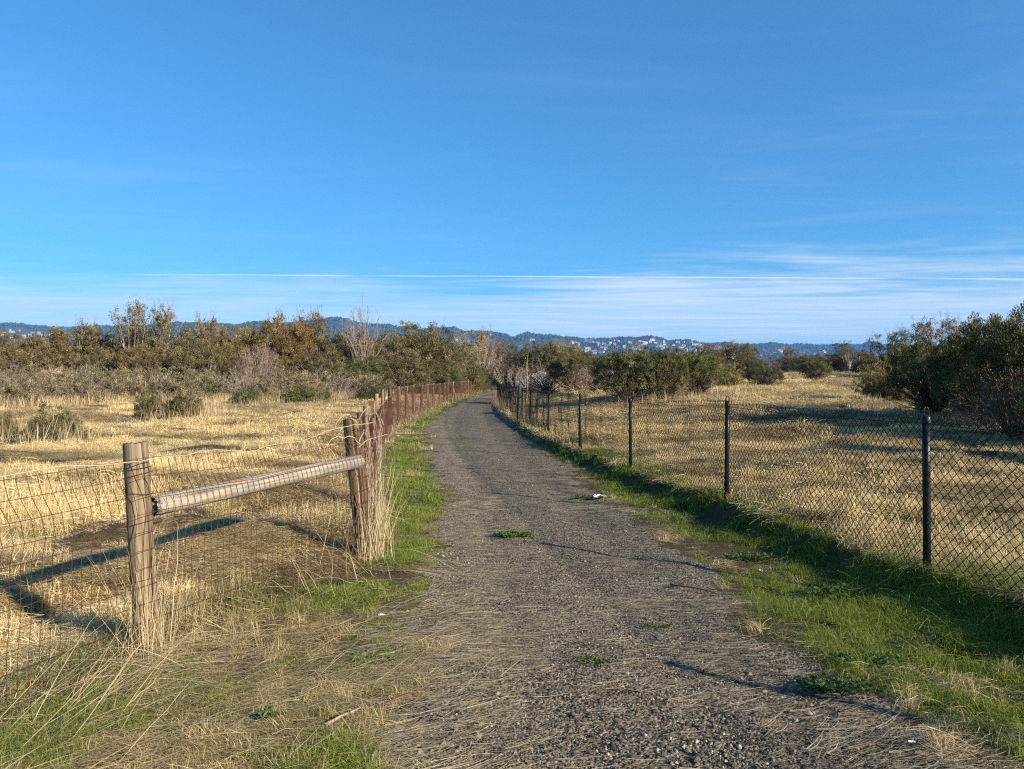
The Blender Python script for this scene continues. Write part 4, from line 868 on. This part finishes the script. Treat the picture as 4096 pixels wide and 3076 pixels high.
def proto(kind, seed):
    """returns (crown mesh, trunk mesh) of unit-free size: W and H in metres as given"""
    rg = np.random.default_rng(seed); c = MB(); t = MB(); cm = M['willow']
    if kind == 'willow':          # tall thicket bush seen at 50 m and more
        W, H = 7, 5; C = dome(560, W, H, rg, .0, .62, .13, seed); leaf_cloud(c, C, rg.uniform(.2, .45, len(C)), 95, .10, .055, rg, tj=.16)
        T = dome(60, W * 1.0, H * 1.0, rg, .2, .85, .17, seed); branches(t, (0, 0, 0), T, .05, rg, wig=.2, r1=.012); sprays(t, T, T * [1, 1, .9] + [0, 0, 3], .32, rg, .012, 2, 3, .4)
    elif kind == 'twiggy':        # nearly leafless, grey-purple haze of twigs
        W, H = 6, 4; T = dome(130, W * .85, H * .8, rg, .1, .55, .3, seed); branches(t, (0, 0, 0), T, .04, rg, wig=.22, r1=.012); sprays(t, T, T + [0, 0, 1.5], .6, rg, .014, 3, 4, .55)
        C = dome(70, W, H, rg, .1, .5, .3, seed); leaf_cloud(c, C, .3, 16, .12, .06, rg)
    elif kind == 'coyote':        # dense leafy cap over bare spreading stems; nearer, so finer
        cm = M['coyote']; W, H = 3.6, 2.2; a = rg.uniform(0, 6.28, 330); ce = rg.random(330) ** .8; se = np.sqrt(1 - ce ** 2)
        lum = 1 + .42 * (2 * fbm(np.cos(a) * 2 + 3, np.sin(a) * 2 + ce * 3 + seed, 120 + seed) - 1); C = np.stack([W / 2 * np.cos(a) * se ** .55 * lum, W / 2 * np.sin(a) * se ** .55 * lum, H * (.36 + .60 * ce ** .8 * (.7 + .3 * lum)) - .2 * H * rg.random(330) ** 2], 1); C *= rg.uniform(.86, 1.03, (330, 1))
        leaf_cloud(c, C, rg.uniform(.11, .25, len(C)), 150, .046, .027, rg, .7, .16)
        T = C[::2] * .97; branches(t, (0, 0, 0), T, .022, rg, wig=.12, r1=.005, droop=.05); low_ = dome(160, W * .92, H * .75, rg, .02, .5, .2, seed); branches(t, (0, 0, 0), low_, .014, rg, wig=.12, r1=.004, droop=.02); sprays(t, low_, low_ + [0, 0, .5], .22, rg, .005, 3, 3, .6)
    elif kind == 'scrub':         # knee to chest high grey-green brush
        cm = M['coyote']; W, H = 2.6, 1.5; C = dome(230, W, H, rg, .05, .45, .25, seed); leaf_cloud(c, C, rg.uniform(.1, .24, len(C)), 80, .06, .032, rg, .8, .16)
        T = dome(100, W * .95, H * 1.02, rg, .1, .6, .3, seed); branches(t, (0, 0, 0), T, .016, rg, wig=.1, r1=.005); sprays(t, T, T + [0, 0, .8], .22, rg, .006, 2, 4, .5)
    elif kind == 'round_tree':    # airy tree: clumps on visible limbs
        W, H = 5, 5; T = np.array([(math.cos(q) * rg.uniform(.6, 2.1), math.sin(q) * rg.uniform(.6, 2.1), rg.uniform(2.6, 4.7)) for q in rg.uniform(0, 6.28, 26)]); branches(t, (0, 0, 0), T, .07, rg, 7, .25, r1=.018)
        C = np.repeat(T, 5, 0) + rg.normal(0, .38, (130, 3)) * [1, 1, .7]; leaf_cloud(c, C, rg.uniform(.18, .4, 130), 34, .12, .055, rg); sprays(t, T, T + [0, 0, 1], .5, rg, .014, 3, 3, .5)
    elif kind == 'bare':          # dead tree of upright grey shoots
        n = 34; a = rg.uniform(0, 6.28, n); q = rg.uniform(.2, 2.9, n); T = np.stack([q * np.cos(a), q * np.sin(a) * .7, 4.9 - .55 * q + rg.normal(0, .45, n)], 1); P = branches(t, (0, 0, 0), T, .026, rg, 8, .26, r1=.012, droop=.16)
        nd = P[:, 3:7].reshape(-1, 3); sprays(t, nd, unit(nd * [1, 1, 0] + 1e-3) * .5 + [0, 0, 1.1] + rg.normal(0, .25, nd.shape), .5, rg, .012, 3, 2, .42)
        leaf_cloud(c, T * [.35, .35, .7], .35, 30, .10, .05, rg)
    elif kind == 'leafy':         # tall pale-leaved shrub of upright leafy shoots (near right)
        W, H = 2.6, 2.4; T = dome(150, W, H, rg, .15, .5, .3, seed); T[:, 2] *= rg.uniform(.7, 1.12, 150); P = branches(t, (0, 0, 0), T, .015, rg, 7, .06, r1=.003, droop=.1)
        nd = P[:, 2:].reshape(-1, 3); leaf_cloud(c, nd, .13, 22, .075, .028, rg, .8)
    return c.mesh(kind + '_crown', cm), t.mesh(kind + '_stems', M['twig']), (W, H) if kind != 'bare' else (5, 5)
PR_ = {}
for kind, cnt in (('willow', 5), ('twiggy', 3), ('coyote', 4), ('scrub', 5), ('round_tree', 3), ('bare', 1), ('leafy', 2)):
    PR_[kind] = [proto(kind, 200 + i * 13 + len(kind) * 7) for i in range(cnt)]
_cnt = {}
def put(kind, px, d, width, top, label, cat='shrub', name=None, group=None, leaf=(1, 1, 1), wood=(1, 1, 1), base=None, rot=None, var=None):
    """px: column at 2212 wide; top: height of the crown's top above its foot"""
    i = _cnt.get(kind, 0) if var is None else var; _cnt[kind] = i + 1; cme, tme, (W, H) = PR_[kind][i % len(PR_[kind])]
    x = (px - 1106) / 1598 * d; z = float(Z(x, d)) - .05 if base is None else base
    o = bpy.data.objects.new(name or ('tree' if cat == 'tree' else 'bush'), None); COL.objects.link(o); o.location = (x, d, z); o.rotation_euler = (0, 0, R.uniform(0, 6.28) if rot is None else rot); top *= {'willow': 1.06, 'scrub': .96, 'coyote': 1.04}.get(kind, 1); o.scale = (width / W, width / W, top / H)
    tag(o, label, cat, group)
    for nm, me, c in (('crown', cme, leaf), ('stems' if cat != 'tree' else 'trunk', tme, wood)):
        q = bpy.data.objects.new(nm, me); COL.objects.link(q); q.parent = o; q.color = rgbm(c)
    return o
OL = (1.05, .98, .93); OC = (1.14, .98, .86); BR = (1.2, .92, .76); GR = (.85, .95, .8); DK = (.66, .70, .64); YE = (1.35, 1.25, .8); RU = (1.22, .97, .72); PALE = (1.9, 1.8, 1.7)
def top_at(y, d): return 1.5 + (827 - y) / 1598 * d       # height above datum of a picture row at distance d
def plant(kind, px, d, wpx, ytop, *a, **k):
    x = (px - 1106) / 1598 * d; z = float(Z(x, d)) - .05; return put(kind, px, d, wpx / 1598 * d, top_at(ytop, d) - z, *a, **k)
THICK = 'willow bushes of the thicket beyond the left field'
for a in ((('willow'), -60, 56, 200, 724, 'olive-brown bush at the far left end of the thicket', OL), ('willow', 50, 57, 190, 720, 'ochre-leaved bush, second in the thicket from the left edge', OC),
          ('willow', 165, 56, 190, 708, 'ochre bush with thin bare shoots on top, left part of the thicket', OC), ('willow', 265, 58, 170, 716, 'olive bush left of the pale-trunked tree in the thicket', OL),
          ('willow', 365, 55, 190, 712, 'wide olive-brown bush under the pale-trunked tree', OL), ('willow', 455, 57, 150, 704, 'brown bush below the small crooked treetop left of the grey twiggy bush', OC),
          ('willow', 520, 60, 150, 708, 'yellow-green bush behind the grey twiggy bush', YE), ('willow', 610, 58, 170, 697, 'reddish brown bush right of the grey twiggy bush', BR),
          ('willow', 660, 61, 130, 690, 'orange-tinted bush left of the dead tree', RU), ('willow', 735, 60, 170, 728, 'green-olive bush under the bare dead tree', OL), ('willow', 815, 60, 170, 728, 'olive bush right below the dead tree', OL),
          ('willow', 912, 62, 185, 698, 'big rounded olive bush standing highest near the path bend', OL), ('willow', 968, 68, 165, 742, 'greener bush sloping down towards the wooden posts', (1, 1, .9)),
          ('willow', 1005, 78, 120, 785, 'low green bush at the right end of the thicket by the path', (.95, 1, .85))):
    plant(a[0], a[1], a[2], a[3], a[4], a[5], group=THICK, leaf=a[6])
for px, d, wp, yt, lf in ((0, 52, 150, 752, OL), (110, 51, 150, 748, OC), (215, 52, 140, 750, OL), (310, 51, 150, 752, OC), (415, 52, 150, 745, OL), (495, 53, 130, 752, OC), (700, 54, 140, 757, OL), (790, 55, 140, 768, GR), (870, 57, 140, 762, OL), (600, 54, 120, 762, RU), (940, 60, 130, 775, GR)):
    plant('willow', px, d, wp, yt, 'olive to ochre leafy bush filling the lower front of the left thicket', group=THICK, leaf=lf)
for px, d, wp, yt, lf in ((20, 66, 200, 735, OL), (310, 67, 200, 730, BR), (560, 66, 200, 712, BR), (770, 66, 180, 722, BR), (860, 68, 150, 726, OL)):
    plant('willow', px, d, wp, yt, 'brownish bush showing only its top behind the left thicket', group=THICK, leaf=lf)
plant('round_tree', 285, 54, 112, 655, 'crooked tree with pale trunk and two leafy clumps above the left thicket', 'tree', leaf=OC, wood=PALE, rot=1)
plant('round_tree', 352, 54.5, 95, 665, 'dense-topped small tree just right of the pale-trunked tree', 'tree', leaf=OL, wood=PALE, rot=2.2)
plant('round_tree', 443, 60, 70, 680, 'small crooked treetop rising above the thicket left of the grey twiggy bush', 'tree', leaf=BR)
plant('round_tree', 665, 63, 90, 676, 'leafy treetop rising behind the orange-tinted bush', 'tree', leaf=OL)
plant('round_tree', 600, 64, 80, 684, 'thin twiggy treetop left of the highest brown bush', 'tree', leaf=BR)
plant('round_tree', 190, 62, 60, 690, 'sparse treetop of thin shoots near the left edge', 'tree', leaf=BR, wood=(1.5, 1.4, 1.3))
plant('bare', 783, 57, 110, 654, 'bare dead tree of upright grey branches above the left thicket', 'tree', wood=(1.75, 1.6, 1.6), leaf=BR, rot=.2)
plant('twiggy', 548, 50, 110, 738, 'grey-purple leafless bush in the middle of the thicket', leaf=BR, wood=(1.5, 1.35, 1.35))
plant('twiggy', 30, 58, 130, 735, 'brownish half-bare bush near the left edge of the thicket', leaf=OC)

SCR = 'low grey-green scrub between the left field and the thicket'
rg = np.random.default_rng(31)
for row, (dd, yt) in enumerate(((0, 822), (5, 808), (10, 797))):
    for px in np.arange(-40 + row * 22, 850 - row * 10, 62 if row else 70):
        d = float(np.interp(px, [0, 100, 250, 500, 700, 850], [33, 34, 40, 42, 45, 50])) + dd + rg.uniform(-1, 1); c = [(1.75, 1.4, 1.9), (1.5, 1.3, 1.5), (1.9, 1.45, 1.8), (1.35, 1.25, 1.2)][rg.integers(0, 4)]
        plant('scrub' if rg.random() < .8 else 'twiggy', px + rg.uniform(-15, 15), d, rg.uniform(85, 120), yt - 11 + rg.uniform(-6, 6), 'low grey-green brush in the belt in front of the left thicket', group=SCR, leaf=c, wood=(1.5, 1.4, 1.4))
for px, d, wp, yt, lab, lf in ((318, 24, 56, 840, 'small dark green bush wrapped in straw, left of a pair in the left field', (1.1, 1.0, .95)), (398, 24, 88, 836, 'wider dark bush full of dry stalks, right of a pair in the left field', (1.2, 1.0, .95)),
        (122, 15.5, 120, 880, 'bush of dark leaves and dry stalks in the left field near the frame edge', (1, 1, .9)), (2, 16.5, 60, 888, 'half-seen dry bush cut by the left frame edge', (1.2, 1, .9)),
        (645, 38, 90, 824, 'round green bush standing alone before the scrub, left of the fence posts', (1.0, 1.1, .75)), (533, 37, 75, 835, 'low dark bush left of the round green bush', GR), (700, 39, 50, 838, 'small bright bush right of the round green bush', (1.0, 1.1, .75)),
        (800, 44, 60, 822, 'small dark bush just left of the first far wooden posts', DK), (590, 38, 60, 842, 'straw-coloured low bush between two green ones', (1.5, 1.3, 1.1))):
    plant('scrub', px, d, wp * 1.05, yt, lab, leaf=lf, wood=(1.3, 1.1, .95))
# far end of the path
plant('round_tree', 1018, 104, 95, 716, 'sparse yellow-leaved tree with pale branches beyond the path bend', 'tree', leaf=(2.3, 1.7, 1.1), wood=PALE)
plant('twiggy', 1040, 98, 110, 725, 'pale bare-branched bush under the yellow tree', leaf=(2.1, 1.6, 1.1), wood=(1.7, 1.6, 1.5))
FARB = 'dark brown bushes closing the view at the end of the path'
for kind, px, d, wp, yt, lf, lab in (('willow', 1075, 112, 90, 738, BR, 'brown bush right of the yellow tree at the path end'), ('twiggy', 1060, 104, 110, 768, (1, .8, .7), 'dark twiggy bush low at the path end'), ('willow', 1120, 106, 100, 745, DK, 'dark bush above the corner of the black fence'),
        ('twiggy', 1110, 96, 120, 772, (1, .8, .7), 'dark purple-brown brush right behind the fence corner'), ('willow', 1165, 92, 100, 742, DK, 'dark green bush left of the orange-topped one'), ('willow', 1215, 86, 110, 738, YE, 'orange and green topped bush behind the grey brush'),
        ('willow', 1262, 90, 80, 758, DK, 'dark bush between the grey brush and the big rounded one'), ('willow', 1030, 118, 130, 748, BR, 'brown bush behind the yellow tree')):
    plant(kind, px, d, wp, yt, lab, leaf=lf, group=FARB, wood=(1.0, .85, .85))
plant('twiggy', 1185, 44, 130, 778, 'grey twiggy brush left of the pale spreading one behind the fence', leaf=DK, wood=(1.25, 1.1, 1.0))
plant('coyote', 1240, 42, 110, 763, 'grey-brown spreading bush with few leaves left of the big green one', leaf=(1.1, .9, .9), wood=(1.7, 1.5, 1.3))
plant('twiggy', 1290, 38, 100, 778, 'pale leafless brush touching the big green bush', leaf=DK, wood=(1.8, 1.55, 1.35))
plant('twiggy', 1150, 52, 90, 790, 'low dark brush right behind the chain-link bend', leaf=DK, wood=(1., .85, .8))
# right field
plant('coyote', 1362, 29.5, 165, 750, 'largest rounded dark green bush behind the chain-link fence', leaf=(1.05, 1.05, .95), wood=(1.3, 1.15, 1), var=0)
plant('coyote', 1442, 29, 95, 753, 'dark bush joined to the right side of the largest rounded one', leaf=(1.05, .95, .9), wood=(1.3, 1.15, 1), var=1)
plant('coyote', 1508, 30.5, 105, 762, 'brighter green flat-topped bush with bare brown stems leaning right', leaf=(1.1, 1.2, .75), wood=(.95, .8, .7), var=2)
plant('leafy', 1575, 36, 75, 770, 'olive pale-leaved bush right of the brighter green one', leaf=(1.6, 1.5, 1), wood=(1.3, 1.2, 1))
RF = 'bushes along the far side of the right field'
for kind, px, d, wp, yt, lf, lab in (('willow', 1530, 62, 75, 744, BR, 'brown bush top behind the bright green bush'), ('willow', 1590, 64, 110, 741, OL, 'broad olive-brown bush, highest in the middle of the far hedge'), ('twiggy', 1645, 62, 90, 762, BR, 'brown bare bush at the right of the broad olive one'),
        ('coyote', 1622, 44, 70, 777, (.9, .95, .9), 'dark green bush in front of the broad olive one'), ('coyote', 1655, 38, 72, 790, (.8, .8, .8), 'dark bare-stemmed bush standing in the open right field'), ('coyote', 1762, 46, 62, 778, (1.1, 1.1, .9), 'round lone bush in front of the distant fence'),
        ('willow', 1720, 84, 110, 767, OL, 'low olive bushes left of the round lone bush'), ('willow', 1780, 86, 110, 765, BR, 'brownish bush behind the round lone bush'), ('willow', 1845, 84, 120, 757, DK, 'dark bush behind the distant fence brace'),
        ('round_tree', 1705, 88, 60, 752, BR, 'thin small tree in the far hedge of the right field'), ('round_tree', 1835, 80, 80, 738, DK, 'dark airy small tree right of the distant fence'), ('willow', 1890, 62, 110, 770, DK, 'dark shrub mass below the airy trees'),
        ('willow', 1400, 80, 100, 765, DK, 'dark bush hidden behind the largest rounded bush'), ('willow', 1470, 75, 100, 760, OL, 'olive bush seen above the gap between the rounded bushes')):
    plant(kind, px, d, wp, yt, lab, leaf=lf, group=RF, cat='tree' if kind == 'round_tree' else 'shrub')
for px, d, wp, yt, lf, lab in ((1915, 52, 90, 722, DK, 'airy dark tree, leftmost of the group at the right'), (1965, 54, 80, 712, DK, 'thin-topped tree second from the left in the right group'), (2020, 50, 110, 690, BR, 'brownish airy tree over the dark round bush'), (2075, 48, 100, 688, BR, 'brownish airy tree near the right frame edge'), (2125, 46, 90, 694, DK, 'dark airy tree left of the tallest bush')):
    plant('round_tree', px, d, wp, yt, lab, 'tree', leaf=lf, wood=(1.1, 1, .9))
plant('willow', 1960, 48, 140, 745, 'dark shrub mass under the airy trees at the right', leaf=DK); plant('willow', 2080, 44, 150, 735, 'dark brown shrub mass behind the dark round bush', leaf=DK)
plant('leafy', 1898, 28, 115, 752, 'yellowish leafy shrub left of the dark round bush', leaf=(1.5, 1.35, .8)); plant('leafy', 1945, 27, 80, 745, 'pale-leaved shoots behind the dark round bush', leaf=(1.7, 1.5, .9))
plant('coyote', 2012, 21.5, 172, 735, 'dark round leafy bush with bare stems near the right edge', leaf=(.85, .85, .68), wood=(1.1, .9, .75), var=3)
plant('coyote', 2110, 19, 165, 712, 'very dark bush at the right edge with tan stems', leaf=(.75, .78, .58), wood=(1.2, 1, .8), var=0)
plant('coyote', 2205, 17, 250, 672, 'tallest dark bush cut by the right frame edge', leaf=(.8, .82, .6), wood=(1.4, 1.15, .9), var=2)
plant('twiggy', 2190, 15.5, 130, 800, 'tangle of bare tan twigs at the foot of the rightmost bush', leaf=DK, wood=(.9, .75, .62))
plant('leafy', 2200, 22, 110, 665, 'thin leafy shoots sticking up above the tallest bush', leaf=(1.2, 1.2, .8))
for px, d, wp, yt in ((2420, 14, 300, 700), (2380, 11.5, 260, 760), (2640, 17, 300, 690), (2330, 19, 240, 690)):
    plant('coyote', px, d, wp, yt, 'dark bush beyond the right frame edge that shades the field', leaf=(.75, .9, .65), wood=(1.4, 1.2, 1), group='bushes past the right edge of the view')

# tall dry grass round the scrub and field bushes; tall weeds by the fence corner
def build_tall_grass():
    mb = MB(); rg2 = np.random.default_rng(9)
    pts = []
    for _ in range(1150):
        px = rg2.uniform(-60, 860); d = float(np.interp(px, [0, 100, 250, 500, 700, 850], [31, 32, 38, 40, 43, 47])) + abs(rg2.normal(0, 2.2)) - .8; pts.append(((px - 1106) / 1598 * d, d, 9, .012, .8))
    for px, d, wp, c in ((345, 23.7, 60, 30), (430, 23.6, 60, 36), (130, 15.1, 110, 34), (2, 16, 60, 10), (533, 36.4, 70, 20), (590, 37, 50, 40), (700, 38, 50, 14), (440, 26, 50, 34), (60, 16.5, 60, 8)):
        for _ in range(c): pts.append(((px + rg2.uniform(-.5, .5) * wp - 1106) / 1598 * d, d + rg2.normal(0, .35), 8, .007 if d < 20 else .010, .8))
    for _ in range(260):
        px = rg2.uniform(1300, 1640); d = rg2.uniform(27, 34); pts.append(((px - 1106) / 1598 * d, d, 7, .010, .55))
    for _ in range(260):
        px = rg2.uniform(1850, 2200); d = float(np.interp(px, [1850, 1950, 2212], [27.5, 21, 15.5])); pts.append(((px - 1106) / 1598 * d, d, 8, .008, .45))
    for x, d, n, wd, L in pts: stalks(mb, (x, d, float(Z(x, d))), n, .18, L * .4, L * 1.05, (0, 0, 1), .2, wd, .22, (0, 1), 4)
    tag(mb.obj('tall_dry_grass', M['stalk']), 'tall pale dry grass round the scrub and field bushes', kind='stuff')
build_tall_grass()
def tall_weed(px, d, h, n, lab, col, spread=.12):
    x = (px - 1106) / 1598 * d; o = bpy.data.objects.new('tall_weed', None); COL.objects.link(o); o.location = (x, d, float(Z(x, d))); tag(o, lab, 'plant'); rg2 = np.random.default_rng(int(px)); t = MB(); l = MB()
    T = np.stack([rg2.normal(0, spread, n), rg2.normal(0, spread, n), rg2.uniform(.7, 1, n) * h], 1); P = branches(t, (0, 0, 0), T, .012, rg2, 8, .04, r1=.006, droop=0); nd = P[:, 4:].reshape(-1, 3)
    sprays(t, nd, unit(rg2.normal(0, 1, nd.shape)) + [0, 0, 1.2], .22, rg2, .006, 2, 2, .3); leaf_cloud(l, nd, .1, 8, .07, .03, rg2)
    a = l.obj('leaves', M['willow'], o); a.color = rgbm(col); b = t.obj('stems', M['twig'], o); b.color = rgbm(tuple(q * 1.0 for q in col))
tall_weed(1139, 40, 2.6, 2, 'tall yellow-green flowering stalk rising behind the black fence', (1.7, 1.7, .7), .07)
tall_weed(1094, 44, 2.1, 12, 'pale dry weeds standing above the corner of the black fence', (2.1, 1.8, 1.6), .5)
tall_weed(1112, 48, 2.2, 12, 'greyish dry weeds beside the tall yellow-green stalk', (1.8, 1.5, 1.4), .5)

# ------------------------------------------------------------------ air
def build_haze():
    x0, x1, y0, y1, z0, z1 = -8900, 8900, -390, 8200, -1.6, 395
    me = bpy.data.meshes.new('haze'); v = [(x, y, z) for z in (z0, z1) for y in (y0, y1) for x in (x0, x1)]
    me.from_pydata(v, [], [(0, 2, 3, 1), (4, 5, 7, 6), (0, 1, 5, 4), (2, 6, 7, 3), (0, 4, 6, 2), (1, 3, 7, 5)])
    m, N = new_mat('haze_air'); p = N.n('ShaderNodeVolumePrincipled'); p.inputs['Density'].default_value = HAZE; p.inputs['Color'].default_value = (.20, .47, 1, 1); p.inputs['Anisotropy'].default_value = .0
    o_ = N.n('ShaderNodeOutputMaterial'); N.l(p.outputs[0], o_.inputs['Volume']); me.materials.append(m); o = bpy.data.objects.new('haze', me); COL.objects.link(o); tag(o, 'thin blue haze over the whole landscape', kind='stuff')
HAZE = 8.5e-5
build_haze()
